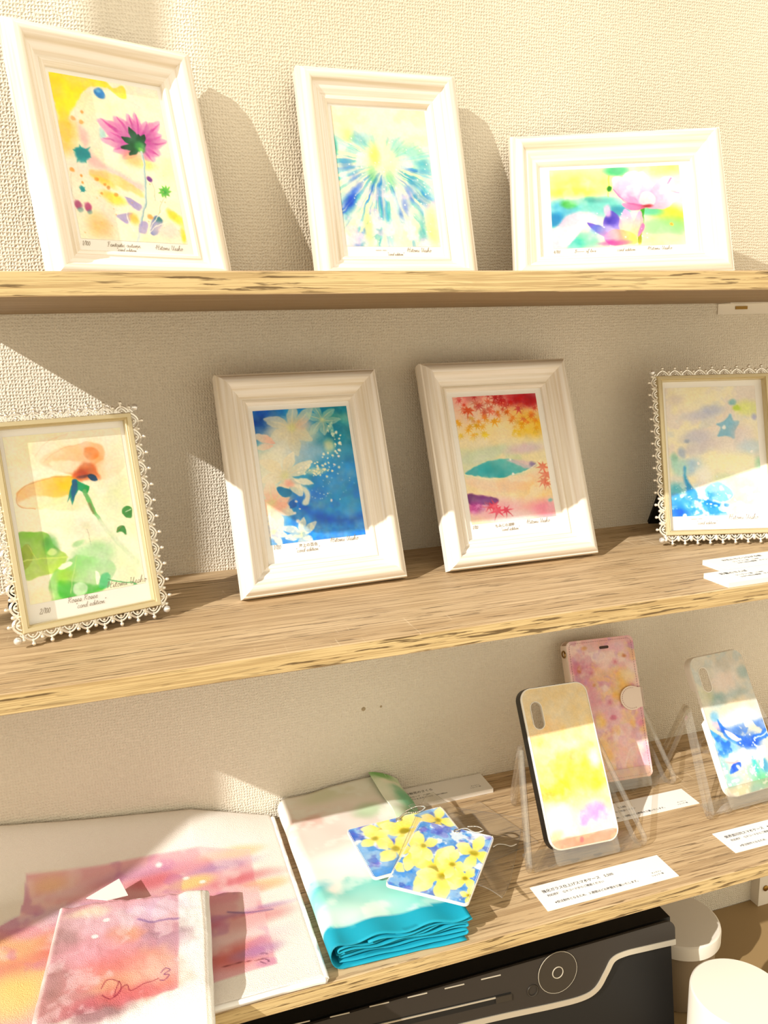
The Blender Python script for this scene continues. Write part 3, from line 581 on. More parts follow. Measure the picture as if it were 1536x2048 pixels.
    c.poly([(690, 1480), (640, 1500), (640, 1570), (700, 1560)], (90, 190, 140), .7, 5); c.line([(690, 1520), (780, 1540), (870, 1555)], 8, (90, 170, 110), .9, 3); c.line([(470, 1600), (500, 1380)], 5, (200, 230, 150), .7)
    c.blob(353, 1352, 27, 22, (200, 226, 140), .95, .2); c.blob(528, 1575, 40, 40, (206, 236, 200), .9, .15); c.blob(540, 1570, 22, 22, (160, 206, 150), .6, .4); c.poly([(390, 1450), (440, 1410), (475, 1420), (430, 1450)], (253, 250, 236), .95, 4); c.poly([(610, 1470), (635, 1490), (630, 1540), (615, 1540)], (250, 250, 240), .9, 4); c.blob(300, 1620, 60, 50, (253, 246, 214), .9, .6)
    return c.paper()
def art_blue(w, h):
    c = Canvas(w, h, 190, [(360, 395), (1018, 365), (1072, 1335), (418, 1370)], (246, 240, 214), 61)
    c.wash((232, 222, 226), .6, 4, .45, .6); c.wash((222, 226, 224), .6, 6, .5, .65); c.blob(560, 500, 130, 70, (250, 244, 214), .8, .7); c.blob(440, 480, 60, 40, (222, 210, 206), .7, .7)
    c.blob(640, 590, 120, 40, (204, 206, 226), .8, .6, -10); c.blob(700, 550, 60, 34, (180, 190, 220), .6, .6); c.blob(960, 540, 90, 50, (226, 236, 150), .8, .6); c.blob(890, 540, 24, 20, (190, 216, 90), .8, .6); c.blob(855, 500, 26, 20, (130, 190, 200), .8, .6); c.blob(1010, 600, 20, 24, (150, 160, 220), .7, .6)
    c.poly([(840, 590), (860, 640), (900, 640), (880, 700), (870, 770), (810, 750), (750, 760), (770, 690), (740, 660), (800, 640)], (130, 190, 220), .9, 8, True, 6); c.blob(795, 690, 13, 13, (252, 252, 250), .9, .4)
    c.blob(930, 740, 80, 90, (232, 220, 222), .7, .6); c.blob(590, 770, 110, 50, (206, 206, 224), .7, .6); c.blob(520, 800, 20, 16, (150, 170, 200), .6, .6); c.blob(490, 890, 24, 34, (150, 180, 216), .7, .6); c.blob(620, 850, 140, 40, (214, 206, 216), .6, .7, -15)
    c.blob(430, 940, 30, 50, (130, 200, 180), .8, .6); c.blob(560, 990, 90, 50, (150, 196, 240), .8, .6, -10); c.blob(470, 1000, 60, 60, (190, 230, 220), .8, .6); c.blob(1035, 960, 28, 50, (100, 190, 170), .8, .6); c.blob(980, 830, 80, 50, (196, 220, 236), .7, .6)
    c.blob(820, 960, 200, 90, (254, 250, 216), .95, .6); c.blob(900, 1180, 170, 100, (246, 240, 190), .8, .6); c.blob(800, 1080, 90, 40, (222, 236, 200), .7, .6); c.blob(640, 1050, 70, 60, (252, 252, 244), .8, .6)
    c.blob(440, 1180, 70, 60, (90, 190, 216), .9, .6); c.poly([(500, 990), (520, 1080), (600, 1180), (700, 1250), (840, 1270), (830, 1310), (650, 1300), (540, 1230), (500, 1110)], (50, 150, 222), .9, 14, True, 12); c.poly([(690, 1120), (780, 1110), (860, 1190), (800, 1250), (700, 1240), (640, 1190)], (130, 196, 230), .9, 10, True, 8)
    c.poly([(415, 1200), (540, 1230), (680, 1300), (830, 1290), (810, 1345), (600, 1352), (420, 1368)], (70, 160, 226), .9, 14, True, 14); c.blob(460, 1340, 70, 36, (30, 104, 206), .9, .6); c.line([(640, 1230), (720, 1275), (830, 1285)], 20, (24, 120, 206), .8, 8); c.wash((214, 240, 250), .8, 14, .56, .64, 3, c.ramp(.72, .8)); c.wash((30, 130, 210), .5, 16, .58, .66, 3, c.ramp(.75, .85)*sstep(.6, .4, c.X))
    c.blob(1020, 1310, 50, 40, (206, 196, 226), .8, .6); c.blob(890, 1290, 90, 40, (246, 240, 210), .7, .6); c.line([(510, 1000), (505, 1080), (540, 1150)], 8, (60, 170, 200), .7, 4)
    for x, y, r in ((605, 965, 11), (490, 1213, 15), (652, 1230, 15), (505, 1357, 16), (990, 865, 9), (690, 1270, 7)): c.blob(x, y, r, r, (254, 254, 252), .95, .3, 0, 0)
    c.dots(40, (430, 1050, 760, 1340), 2, 5, (240, 250, 254), .8)
    return c.paper()
def art_sunrise(w, h):
    c = Canvas(w, h, 120, [(190, 470), (645, 410), (870, 1500), (440, 1570)], (236, 220, 186), 71)
    c.put(.9*c.ramp(.3, .45)*(1-c.ramp(.62, .8)), (252, 240, 150)); c.put(.8*c.ramp(.70, .85), (244, 220, 226)); c.blob(520, 870, 210, 40, (254, 250, 200), .8, .7, -6)
    c.blob(330, 860, 80, 60, (240, 206, 140), .7, .7); c.blob(560, 1100, 220, 90, (252, 226, 116), .9, .6, -6); c.blob(480, 1180, 90, 60, (248, 208, 76), .8, .7); c.blob(720, 1100, 80, 60, (246, 206, 90), .8, .6); c.blob(580, 950, 50, 40, (240, 196, 130), .8, .6); c.blob(710, 970, 40, 50, (244, 222, 240), .8, .7)
    c.blob(600, 780, 150, 60, (244, 222, 170), .6, .8); c.blob(400, 760, 90, 60, (244, 214, 170), .6, .7); c.blob(400, 1220, 60, 30, (240, 190, 110), .7, .6); c.blob(800, 1230, 70, 60, (246, 226, 180), .7, .7)
    c.blob(720, 1320, 80, 60, (220, 170, 226), .85, .6); c.blob(640, 1370, 40, 40, (214, 176, 232), .8, .6); c.blob(480, 1340, 90, 60, (250, 232, 240), .9, .7); c.put(.9*c.ramp(.925, .94), (244, 176, 146)); c.wash((254, 246, 210), .35, 6, .5, .65, 4, c.ramp(.3, .4))
    c.blob(630, 1490, 14, 16, (226, 96, 120), .9, .4); c.blob(470, 1470, 40, 26, (250, 206, 160), .7, .7); c.img = c.img*(c.img/255)**.25
    return c.paper()
def art_blossom(w, h):
    c = Canvas(w, h, 120, [(525, 157), (968, 104), (1116, 1050), (672, 1128)], (232, 190, 190), 81)
    c.wash((246, 222, 214), .8, 5, .45, .62); c.wash((214, 150, 170), .6, 6, .52, .66); c.wash((240, 206, 150), .6, 5, .56, .68); c.wash((206, 160, 196), .5, 9, .55, .68)
    for x, y, rx, ry, col in ((600, 330, 60, 40, (206, 120, 150)), (620, 340, 16, 20, (206, 130, 80)), (650, 200, 20, 14, (214, 150, 90)), (720, 450, 16, 12, (206, 130, 80)), (915, 245, 14, 14, (190, 110, 60)), (900, 430, 60, 80, (236, 196, 120)), (870, 530, 30, 50, (236, 190, 90)), (800, 280, 70, 60, (246, 220, 214)), (820, 620, 90, 90, (232, 190, 200)), (800, 900, 80, 90, (240, 200, 130)), (760, 690, 40, 50, (240, 206, 130)), (980, 700, 20, 30, (240, 190, 110)), (950, 880, 90, 90, (244, 206, 206)), (1050, 950, 60, 60, (236, 180, 196)), (1030, 690, 30, 30, (226, 140, 180)), (850, 670, 20, 16, (206, 110, 140)), (940, 380, 50, 40, (246, 226, 190)), (700, 540, 60, 60, (222, 166, 180)), (870, 180, 60, 40, (240, 206, 214))):
        c.blob(x, y, rx, ry, col, .75, .6, 0, .5, 9)
    for x, y in ((700, 370), (860, 290), (640, 330), (900, 590), (830, 560)): 
        for a in range(0, 360, 72): c.petal(x, y, a+20, 34, 26, (200, 110, 140), (244, 214, 216), .45, 3)
    c.put(.5*c.ramp(.92, .95), (246, 196, 176)); c.put(.6*sstep(.1, .0, c.X), (244, 214, 206)); c.line([(930, 1000), (960, 880), (1010, 860), (1040, 930)], 5, (252, 232, 226), .6, 3)
    return c.paper()
def art_whale(w, h):
    c = Canvas(w, h, 120, [(395, 235), (835, 150), (1165, 1300), (745, 1392)], (214, 210, 198), 91)
    c.wash((196, 204, 202), .7, 4, .45, .6); c.wash((226, 214, 196), .6, 5, .5, .65); c.blob(690, 300, 120, 50, (206, 200, 190), .7, .7); c.blob(850, 370, 50, 50, (166, 186, 186), .8, .6); c.blob(700, 440, 130, 70, (230, 214, 206), .8, .6); c.blob(660, 620, 70, 60, (150, 180, 180), .8, .6); c.blob(760, 580, 140, 30, (170, 186, 186), .7, .6, -8); c.blob(560, 560, 60, 60, (206, 206, 170), .6, .7); c.blob(800, 660, 160, 50, (236, 222, 196), .8, .7)
    c.blob(830, 760, 190, 60, (254, 252, 246), .95, .6); c.blob(1010, 700, 60, 30, (240, 196, 206), .7, .7); c.blob(640, 810, 50, 24, (236, 190, 206), .8, .5, 40)
    B = (48, 122, 222)
    c.poly([(640, 760), (720, 850), (800, 900), (880, 930), (960, 900), (1040, 850), (1100, 790), (1110, 860), (1000, 950), (900, 990), (780, 970), (700, 900)], B, .95, 7, True, 8); c.poly([(560, 840), (640, 880), (720, 950), (760, 1060), (690, 1070), (620, 960)], (70, 160, 226), .9, 8, True, 8); c.blob(730, 1000, 90, 60, (120, 190, 236), .8, .6); c.blob(900, 960, 90, 60, (40, 100, 206), .9, .6); c.blob(620, 740, 40, 40, (90, 170, 220), .7, .6); c.wash((30, 96, 206), .6, 8, .5, .62, 3, c.ramp(.5, .55)*(1-c.ramp(.68, .74)))
    c.poly([(700, 850), (760, 880), (820, 940), (790, 950), (730, 910)], (246, 226, 236), .9, 4); c.line([(930, 940), (1020, 900), (1060, 860)], 8, (250, 250, 252), .8, 4); c.blob(600, 930, 30, 40, (246, 240, 250), .9, .5); c.blob(630, 990, 26, 22, (120, 190, 240), .8, .5)
    c.blob(860, 1080, 190, 50, (252, 252, 246), .9, .6); c.poly([(745, 1200), (750, 1150), (790, 1115), (825, 1120), (815, 1170)], (40, 96, 206), .95, 4); c.line([(690, 1110), (760, 1120), (800, 1100)], 14, (236, 170, 180), .8, 6); c.blob(960, 1180, 90, 70, (130, 206, 190), .85, .6); c.blob(1010, 1150, 30, 60, (60, 150, 200), .8, .6); c.blob(940, 1150, 20, 70, (70, 190, 190), .8, .6); c.blob(760, 1260, 90, 40, (150, 206, 200), .8, .6); c.blob(1000, 1260, 100, 50, (110, 190, 140), .8, .6); c.blob(820, 1330, 100, 40, (240, 236, 200), .85, .6); c.blob(950, 1330, 60, 40, (120, 190, 180), .8, .6); c.blob(700, 1150, 40, 70, (130, 200, 200), .7, .6)
    c.wash((254, 254, 250), .7, 12, .58, .66, 3, c.ramp(.66, .74)); c.dots(36, (820, 860, 960, 1260), 3, 8, (254, 254, 254), .9)
    return c.paper()
def art_forsythia(w, h, quad, seed, marks):
    c = Canvas(w, h, 120, quad, (96, 158, 224), seed)
    c.wash((160, 200, 238), .8, 6, .48, .6); c.wash((250, 252, 254), .8, 7, .56, .64); c.wash((60, 84, 186), .55, 8, .56, .66); c.wash((120, 106, 200), .45, 7, .60, .68)
    def fl(x, y, r, rot):
        for k in range(4): c.petal(x, y, rot+k*90, r, r*.62, (246, 226, 96), (253, 244, 190), .97, 3, .1)
        c.blob(x, y, r*.16, r*.16, (150, 140, 40), .8, .5)
    for m in marks: fl(*m)
    return c.paper()

# ------------------------------------------------------------------ handwriting and lettering
GLYPH = {
 'a': (.50, [[(.42, .38), (.25, .45), (.08, .3), (.1, .08), (.25, .02), (.4, .2), (.42, .42), (.4, .1), (.52, .06)]]),
 'c': (.42, [[(.36, .38), (.22, .45), (.07, .25), (.14, .03), (.42, .08)]]),
 'd': (.50, [[(.4, .36), (.22, .44), (.06, .25), (.12, .03), (.32, .1), (.45, .95), (.4, .1), (.52, .06)]]),
 'e': (.42, [[(.02, .1), (.3, .28), (.3, .42), (.18, .44), (.08, .22), (.16, .02), (.42, .1)]]),
 'f': (.36, [[(0, .1), (.25, .7), (.25, 1), (.15, .9), (.12, -.3), (.2, -.25), (.18, .05), (.38, .1)]]),
 'h': (.50, [[(.02, .1), (.2, .8), (.18, 1), (.1, .8), (.08, 0), (.16, .36), (.3, .44), (.34, .2), (.38, .02), (.52, .1)]]),
 'i': (.26, [[(.02, .05), (.13, .44), (.12, .08), (.27, .06)], [(.17, .62), (.19, .67)]]),
 'l': (.26, [[(0, .08), (.2, .8), (.17, 1), (.1, .8), (.1, .1), (.28, .06)]]),
 'm': (.72, [[(.03, 0), (.1, .42), (.12, .05), (.24, .42), (.32, .38), (.33, .04), (.46, .42), (.55, .36), (.56, .06), (.74, .08)]]),
 'n': (.50, [[(.03, 0), (.1, .42), (.12, .05), (.25, .42), (.34, .36), (.35, .06), (.52, .08)]]),
 'o': (.44, [[(.3, .42), (.12, .4), (.06, .16), (.2, .01), (.34, .2), (.3, .42), (.2, .36), (.46, .34)]]),
 'r': (.36, [[(.03, .05), (.12, .45), (.2, .38), (.28, .4), (.25, .08), (.38, .08)]]),
 's': (.36, [[(.02, .05), (.2, .46), (.3, .15), (.18, .0), (.04, .08), (.38, .08)]]),
 't': (.32, [[(.02, .05), (.18, .75), (.15, .1), (.34, .07)], [(.04, .5), (.32, .54)]]),
 'u': (.50, [[(.04, .4), (.08, .08), (.22, .02), (.36, .4), (.36, .1), (.52, .06)]]),
 'v': (.42, [[(.03, .4), (.14, .03), (.26, .42), (.44, .4)]]), '4': (.40, [[(.26, .0), (.24, .85), (.04, .3), (.38, .32)]]),
 'k': (.46, [[(.02, .1), (.2, .85), (.12, .9), (.1, 0)], [(.36, .44), (.12, .22), (.4, .0)]]),
 'B': (.62, [[(.12, 0), (.18, .95)], [(.05, .85), (.4, .95), (.42, .6), (.18, .5), (.5, .38), (.4, .03), (.05, .02)]]),
 'F': (.60, [[(.08, .02), (.22, .06), (.26, .9)], [(.02, .8), (.2, .95), (.6, .92)], [(.12, .5), (.48, .54)]]),
 'H': (.80, [[(.05, .7), (.22, .95), (.2, .5), (.08, .05)], [(.62, 1.0), (.5, .5), (.52, .05), (.66, .1)], [(-.05, .35), (.2, .62), (.5, .5), (.85, .62)]]),
 'R': (.62, [[(.12, 0), (.18, .9)], [(.04, .75), (.25, .98), (.46, .8), (.4, .55), (.18, .46), (.56, .02)]]),
 'U': (.66, [[(.03, .8), (.14, .92), (.1, .3), (.25, .03), (.42, .3), (.52, .92), (.48, .2), (.64, .06)]]),
 '1': (.24, [[(.06, .72), (.16, .9), (.12, 0)]]), '2': (.42, [[(.05, .7), (.2, .9), (.34, .65), (.04, .02), (.42, .04)]]),
 '0': (.40, [[(.22, .85), (.06, .6), (.08, .1), (.24, .02), (.34, .4), (.22, .85)]]), '/': (.34, [[(.02, -.1), (.32, 1.0)]]),
 '"': (.26, [[(.06, .95), (.04, .75)], [(.16, .95), (.14, .75)]]), '~': (.5, [[(0, .2), (.14, .36), (.28, .2), (.46, .34)]]), '-': (.3, [[(.03, .3), (.26, .32)]]), ' ': (.34, [])}
def cursive(mb, text, x, z, size, wd=.00028, slant=.28, y=0.0, rise=0.0):
    for ch in text:
        w, st = GLYPH[ch]
        for pl in st:
            q = catmull(pl, False, 4) if len(pl) > 2 else np.array(pl, float)
            q = np.stack([x+(q[:, 0]+slant*q[:, 1])*size, z+q[:, 1]*size], -1)
            d = np.gradient(q, axis=0); n = np.stack([-d[:, 1], d[:, 0]], -1); n /= (np.linalg.norm(n, axis=1, keepdims=True)+1e-12)
            L, Rr = q+n*wd/2, q-n*wd/2; m = len(q)
            mb.add([(a, y, b) for a, b in L]+[(a, y, b) for a, b in Rr], [(i, i+1, m+i+1, m+i) for i in range(m-1)])
        x += w*size; z += w*size*rise
    return x

_tx = {}
def text_mesh(body, size):
    if (body, size) not in _tx:
        cu = bpy.data.curves.new('lettering', 'FONT'); cu.body = body; cu.size = size; cu.resolution_u = 2; cu.offset = size*.010
        o = bpy.data.objects.new('lettering', cu); COL.objects.link(o)
        dg = bpy.context.evaluated_depsgraph_get(); me = bpy.data.meshes.new_from_object(o.evaluated_get(dg))
        bpy.data.objects.remove(o); bpy.data.curves.remove(cu); _tx[(body, size)] = me
    return _tx[(body, size)]

# ------------------------------------------------------------------ the room
wall = struct(obj('wall_back', MB().box((-1.0, 0, 0), (1.6, .10, 3.05)).mesh('wall_back'), M_WALL))
for px, r in (((727, 1418), .0028), ((762, 1413), .0016)):
    q = ray(px, y=0); obj('nail_hole', MB().ball((0, 0, 0), r, 10, 6).mesh('nail_hole'), M_HOLE, wall, (q[0], -.0001+r*.55, q[2]))
struct(obj('floor', MB().box((-1.0, -2.2, -.05), (1.6, 0, 0)).mesh('floor'), M_FLOOR))
XW = -0.90                                                   # inner face of the left wall, with the window the sun comes through
wl = MB()
Y0, Y1, S0, S1 = -1.75, -0.40, ZC-0.30, ZC+1.66              # window opening
wl.box((XW-.1, -2.2, 0), (XW, Y0, 3.05)).box((XW-.1, Y1, 0), (XW, 0, 3.05)).box((XW-.1, Y0, 0), (XW, Y1, S0)).box((XW-.1, Y0, S1), (XW, Y1, 3.05))
struct(obj('wall_left', wl.mesh('wall_left'), M_PLASTER))
win = struct(obj('window_1', MB().box((XW-.06, Y0, S0), (XW-.03, Y0+.03, S1)).box((XW-.06, Y1-.03, S0), (XW-.03, Y1, S1)).box((XW-.06, Y0+.03, S0), (XW-.03, Y1-.03, S0+.03)).box((XW-.06, Y0+.03, S1-.03), (XW-.03, Y1-.03, S1)).mesh('window_1'), M_WIN))
YM = -((XW-.045)*-1+.034)/1.85                               # centre of the added unseen bar: its shadow falls on the wall at x = 0.034
obj('shadow_mullion', MB().box((XW-.054, YM-.012, S0+.03), (XW-.036, YM+.012, S1-.03)).mesh('shadow_mullion'), M_WIN, win)
obj('sun_block_panel', MB().box((XW-.052, YM+.012, S0+.03), (XW-.038, Y1-.03, ZC+.36)).mesh('sun_block_panel'), M_WIN, win)  # unseen blocker, added to keep sun off the lower left wall

cu = []                                                       # added unseen sheer with a slanted edge, dims the sun on the top shelf
for i in range(61):
    y = YM-.014-(i/60)*(YM-.014-(Y0+.04)); fold = .012*math.sin(i*1.35)
    cu.append(((XW-.015+fold, y, S1-.04), (XW-.015+fold, y, ZC+.70+max(0.0, (YM-y))*.86)))
M_SHEER = clear('sun_dimmer_cloth', (250, 246, 238), 1.05, .30, .6)
obj('sun_dimmer', mesh('sun_dimmer', [a for a, b in cu]+[b for a, b in cu], [(i, i+1, 62+i, 61+i) for i in range(60)], 80), M_SHEER, win)

def shelf(z, x0, x1, label):
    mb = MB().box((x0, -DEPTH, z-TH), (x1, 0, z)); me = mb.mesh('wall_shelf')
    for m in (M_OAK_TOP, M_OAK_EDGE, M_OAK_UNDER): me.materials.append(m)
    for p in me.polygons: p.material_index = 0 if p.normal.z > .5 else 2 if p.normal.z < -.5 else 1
    bm = bmesh.new(); bm.from_mesh(me)
    bmesh.ops.bevel(bm, geom=[e for e in bm.edges], offset=.0007, segments=2, affect='EDGES', profile=.5); bm.to_mesh(me); bm.free()
    return tag(obj('wall_shelf', me), label, 'shelf', 'oak wall shelves')
sh1 = shelf(Z1, -.122, .86, 'oak laminate wall shelf, uppermost, holding three white picture frames')
sh2 = shelf(Z2, -.212, .86, 'oak laminate wall shelf holding two white and two silver lace frames')
sh3 = shelf(Z3, -.30, .86, 'oak laminate wall shelf, lowest, with towels, scarf and phone cases')
br = obj('bracket', MB().box((.632, -.020, Z1-TH-.0010), (.74, -.0003, Z1-TH-.0001)).box((.632, -.0012, Z1-TH-.012), (.74, -.0003, Z1-TH-.0010)).mesh('bracket'), M_PLASTER, sh1)
obj('bracket_slot', MB().box((.655, -.0020, Z1-TH-.0068), (.671, -.0013, Z1-TH-.0034)).mesh('bracket_slot'), M_BRASS, br)

# ------------------------------------------------------------------ white moulded frames
PROFILE = [(0, 0), (0, .0100), (.0008, .0122), (.0022, .0128), (.0027, .0142), (.0048, .0164), (.0075, .0176), (.0102, .0172), (.0122, .0152), (.0134, .0122), (.0146, .0108), (.0162, .0104), (.0182, .0088), (.0204, .0062), (.0222, .0058), (.0228, .0066), (.0246, .0066), (.0262, .0050), (.0268, .0036), (.0268, .0008)]
RW = PROFILE[-1][0]
def rail_mesh(W, H, side, prof=PROFILE, name='rail'):
    """one mitred rail: side 0 left, 1 top, 2 right, 3 bottom; back face at y=0"""
    v = []; n = len(prof)
    for end in (0, 1):
        for u, d in prof:
            if side == 0: v.append((-W/2+u, -d, u if not end else H-u))
            elif side == 2: v.append((W/2-u, -d, u if not end else H-u))
            elif side == 1: v.append(((-W/2+u) if not end else (W/2-u), -d, H-u))
            else: v.append(((-W/2+u) if not end else (W/2-u), -d, u))
    f = [(i, (i+1) % n, n+(i+1) % n, n+i) for i in range(n)] + [tuple(range(n)), tuple(range(n, 2*n))[::-1]]
    return mesh(name, v, f, 40)
def seat(pose, zs, d0, lift=0.0):
    """front-bottom edge pose -> root location on the shelf, yaw, lean"""
    x, y, yaw, lean = pose[:4]; th, ph = math.radians(yaw), math.radians(lean)
    n = np.array([math.sin(th), -math.cos(th), 0]); nt = n*math.cos(ph)+np.array([0, 0, math.sin(ph)]); up = np.array([0, 0, math.cos(ph)])-n*math.sin(ph)
    o = np.array([x, y, 0]) - d0*nt - lift*up; return (o[0], o[1], zs), th, ph
def strut(root, ph, s, back, wd, foot, mat, thick=.003, y0=0.0):
    """easel strut: hinged on the back at height s, foot on the shelf"""
    top = Vector((0, s*math.sin(ph)+.0035, s*math.cos(ph))); ft = Vector((0, foot, thick*.6)); d = (ft-top); L = d.length; d.normalize()
    nrm = Vector((1, 0, 0)).cross(d); M = Matrix((Vector((1, 0, 0)), nrm, d)).transposed().to_4x4(); M.translation = top
    poly = [(-wd*.28, 0), (wd*.28, 0), (wd/2, wd*.4), (wd/2, L), (-wd/2, L), (-wd/2, wd*.4)]
    return obj('easel_strut', MB().prism(poly, -thick/2, thick/2, M).mesh('easel_strut'), mat, root)
def inscription(parent, ph, w, zc, items, titles, yoff, x0):
    mb = MB()
    for t, x, z, s in items: cursive(mb, t, x0+x*w, zc+z, s, .00028)
    o = obj('inscription', mb.mesh('inscription'), M_PENCIL, parent, (0, yoff, 0)); o['kind'] = 'stuff'
    for t, x, z, s in titles: obj('title_lettering', text_mesh(t, s), M_PENCIL, parent, (x0+x*w, yoff, zc+z), (math.pi/2, 0, 0))
    return o
def white_frame(label, pose, zs, art, margins, items, titles=(), foot=.075):
    W, H = pose[4:6]; loc, th, ph = seat(pose, zs, .012); root = thing('picture_frame', label, 'picture frame', loc, th, 'white moulded picture frames')
    R = (-ph, 0, 0)
    for s in range(4): obj('rail', rail_mesh(W, H, s), M_WW[2 if s in (0, 2) else 0], root, rot=R)
    iw, ih = W-2*RW+.004, H-2*RW+.004
    obj('back_board', MB().box((-W/2+.004, .0002, .004), (W/2-.004, .0030, H-.004)).mesh('back_board'), M_BOARD, root, rot=R)
    card = obj('mount_card', MB().box((-iw/2, -.0020, (H-ih)/2), (iw/2, -.0004, (H+ih)/2)).mesh('mount_card'), M_CARD, root, rot=R)
    ml, mr, mt, mb_ = [m/1000 for m in margins]; aw, ah = W-2*RW-ml-mr, H-2*RW-mt-mb_
    ax = (ml-mr)/2; az = RW+mb_
    obj('picture', art(aw, ah).build('picture'), M_PRINT, card, (ax, -.0022, az))
    inscription(card, ph, aw, az, items, titles, -.00235, ax-aw/2)
    obj('glass', MB().box((-iw/2, -.0036, (H-ih)/2), (iw/2, -.0030, (H+ih)/2)).mesh('glass'), M_GLASS, root, rot=R)
    strut(root, ph, H*.62, 0, .05, foot, M_BOARD)
    return root
ED = '"card edition"'
white_frame('white moulded wooden frame with a magenta cosmos flower picture on the top shelf', (.0305, -.0957, 20.3, 15.8, .1431, .1918), Z1, art_cosmos, (2.5, 3, 3.5, 9),
    [('1/100', .0, -.0050, .0036), ('Fantastic autumn', .22, -.0050, .0036), (ED, .30, -.0086, .0030), ('Hitomi Uesho', 0.67, -.0058, 0.0041)], foot=.052)
white_frame('white moulded wooden frame with a picture of blue light rays on the top shelf', (.2385, -.0774, -1.0, 16.6, .1451, .1904), Z1, art_rays, (3, 2.5, 2, 9.5),
    [('~~~ ~~', .30, -.0045, .0034), ('Hitomi Uesho', 0.63, -.0050, 0.0041), (ED, .42, -.0082, .0028)], foot=.055)
white_frame('white moulded wooden frame lying landscape with a pink lotus picture', (.4325, -.1162, -22.1, 25.3, .1914, .1474), Z1, art_lotus, (10, 10, 4, 8.5),
    [('4/100', .0, -.0048, .0034), ('B~~~~ of love', .16, -.0048, .0034), ('card edition', .48, -.0048, .0034), ('Hitomi Uesho', 0.71, -.0046, 0.0039)], foot=.080)
white_frame('white moulded wooden frame with a picture of white lilies on deep blue', (.1552, -.1081, 2.9, 20.5, .1467, .1927), Z2, art_lily, (4, 3, 4.5, 16),
    [('1/100', .02, -.0040, .0040), (ED, .24, -.0088, .0040), ('Hitomi Uesho', 0.61, -.0036, 0.0047)], [('海上の百合', .28, -.0044, .0034)])
white_frame('white moulded wooden frame with a red maple leaf and teal pool picture', (.3466, -.1028, .1, 20.9, .1543, .1960), Z2, art_maple, (5.5, 6.5, 5, 14),
    [('1/100', .0, -.0044, .0034), (ED, .32, -.0090, .0036), ('Hitomi Uesho', 0.63, -.0048, 0.0045)], [('もみじの湖畔', .26, -.0048, .0034)])

# ------------------------------------------------------------------ silver lace frames
def lace_motif():
    p, mb = .0126, MB()
    arc = [(-p/2+p*t, 0, .0004+.0052*math.sin(math.pi*t)**.8) for t in np.linspace(0, 1, 9)]
    mb.tube(arc, .00085, 5); mb.tube([(x*.55, -.0004, z*.62) for x, _, z in arc], .00065, 4)
    mb.tube([(0, 0, .0045), (0, 0, .0078)], .0008, 5); mb.ball((0, 0, .0082), .0016, 7, 5)
    mb.tube([(p/2, 0, 0), (p/2, 0, .0040)], .0008, 5); mb.ball((p/2, 0, .0046), .0016, 7, 5)
    mb.tube([(p/2-.0022, 0, .0006), (p/2, 0, .0030), (p/2+.0022, 0, .0006)], .0007, 4)
    mb.ball((0, -.0003, .0018), .0013, 7, 4)
    return mb.mesh('lace_motif', 60)
LACE = lace_motif()
LACE.materials.append(M_SILVER)
PEARL = MB().ball((0, 0, 0), .0028, 12, 8).mesh('corner_crystal', 80); PEARL.materials.append(M_GEM)
BZ = [(0, 0), (0, .0082), (.0006, .0090), (.0034, .0090), (.0040, .0078), (.0046, .0080), (.0052, .0074), (.0052, .0006)]
def silver_frame(label, pose, zs, art, margins, items, titles=(), nx=9, nz=13):
    W, H = pose[4:6]; lift = .0095; loc, th, ph = seat(pose, zs, .009, lift); root = thing('lace_frame', label, 'picture frame', loc, th, 'silver lace picture frames')
    R = (-ph, 0, 0); up = Vector((0, math.sin(ph), math.cos(ph)))*lift; bw = BZ[-1][0]
    def put(name, me, mat, parent=root): return obj(name, me, mat, parent, up, R)
    for s in range(4): put('bezel_bar', rail_mesh(W, H, s, BZ, 'bezel_bar'), M_BEZEL)
    iw, ih = W-2*bw+.002, H-2*bw+.002
    put('backing', MB().box((-W/2+.001, 0, .001), (W/2-.001, .0028, H-.001)).mesh('backing'), M_BLACKV)
    card = put('mount_card', MB().box((-iw/2, -.0018, (H-ih)/2), (iw/2, -.0004, (H+ih)/2)).mesh('mount_card'), M_CARD)
    ml, mr, mt, mb_ = [m/1000 for m in margins]; aw, ah = W-2*bw-ml-mr, H-2*bw-mt-mb_; ax = (ml-mr)/2; az = bw+mb_
    obj('picture', art(aw, ah).build('picture'), M_PRINT, card, (ax, -.0020, az))
    inscription(card, ph, aw, az, items, titles, -.00215, ax-aw/2)
    put('glass', MB().box((-iw/2, -.0036, (H-ih)/2), (iw/2, -.0032, (H+ih)/2)).mesh('glass'), M_GLASS)
    B = Matrix.Translation(up) @ Matrix.Rotation(-ph, 4, 'X')
    def motif(x, z, ang, sx, me=LACE, name='lace_motif'):
        o = obj(name, me, None, root); o.matrix_local = B @ Matrix.Translation((x, -.0062, z)) @ Matrix.Rotation(ang, 4, 'Y') @ Matrix.Diagonal((sx, 1, 1, 1))
    for i in range(nx):
        x = -W/2+W*(i+.5)/nx; motif(x, H, 0, W/nx/.0126); motif(-x, 0, math.pi, W/nx/.0126)
    for i in range(nz):
        z = H*(i+.5)/nz; motif(-W/2, z, -math.pi/2, H/nz/.0126); motif(W/2, H-z, math.pi/2, H/nz/.0126)
    for sx in (-1, 1):
        for z, s in ((-.0042, -1), (H+.0042, 1)): motif(sx*(W/2+.0042), z, 0, 1, PEARL, 'corner_crystal')
    strut(root, ph, H*.55, 0, .085, .094, M_BLACKV, .004)
    return root
silver_frame('silver lace frame with a peach rose and green leaves picture', (-.0311, -.1373, 17.3, 12.2, .1016, .1520), Z2, art_rose, (3.5, 3, 5, 14),
    [('2/100', .06, -.0080, .0042), ('Roses Rosee', .30, -.0042, .0046), (ED, .36, -.0092, .0042), ('Hitomi Uesho', 0.65, .0010, 0.0056)], nx=8, nz=12)
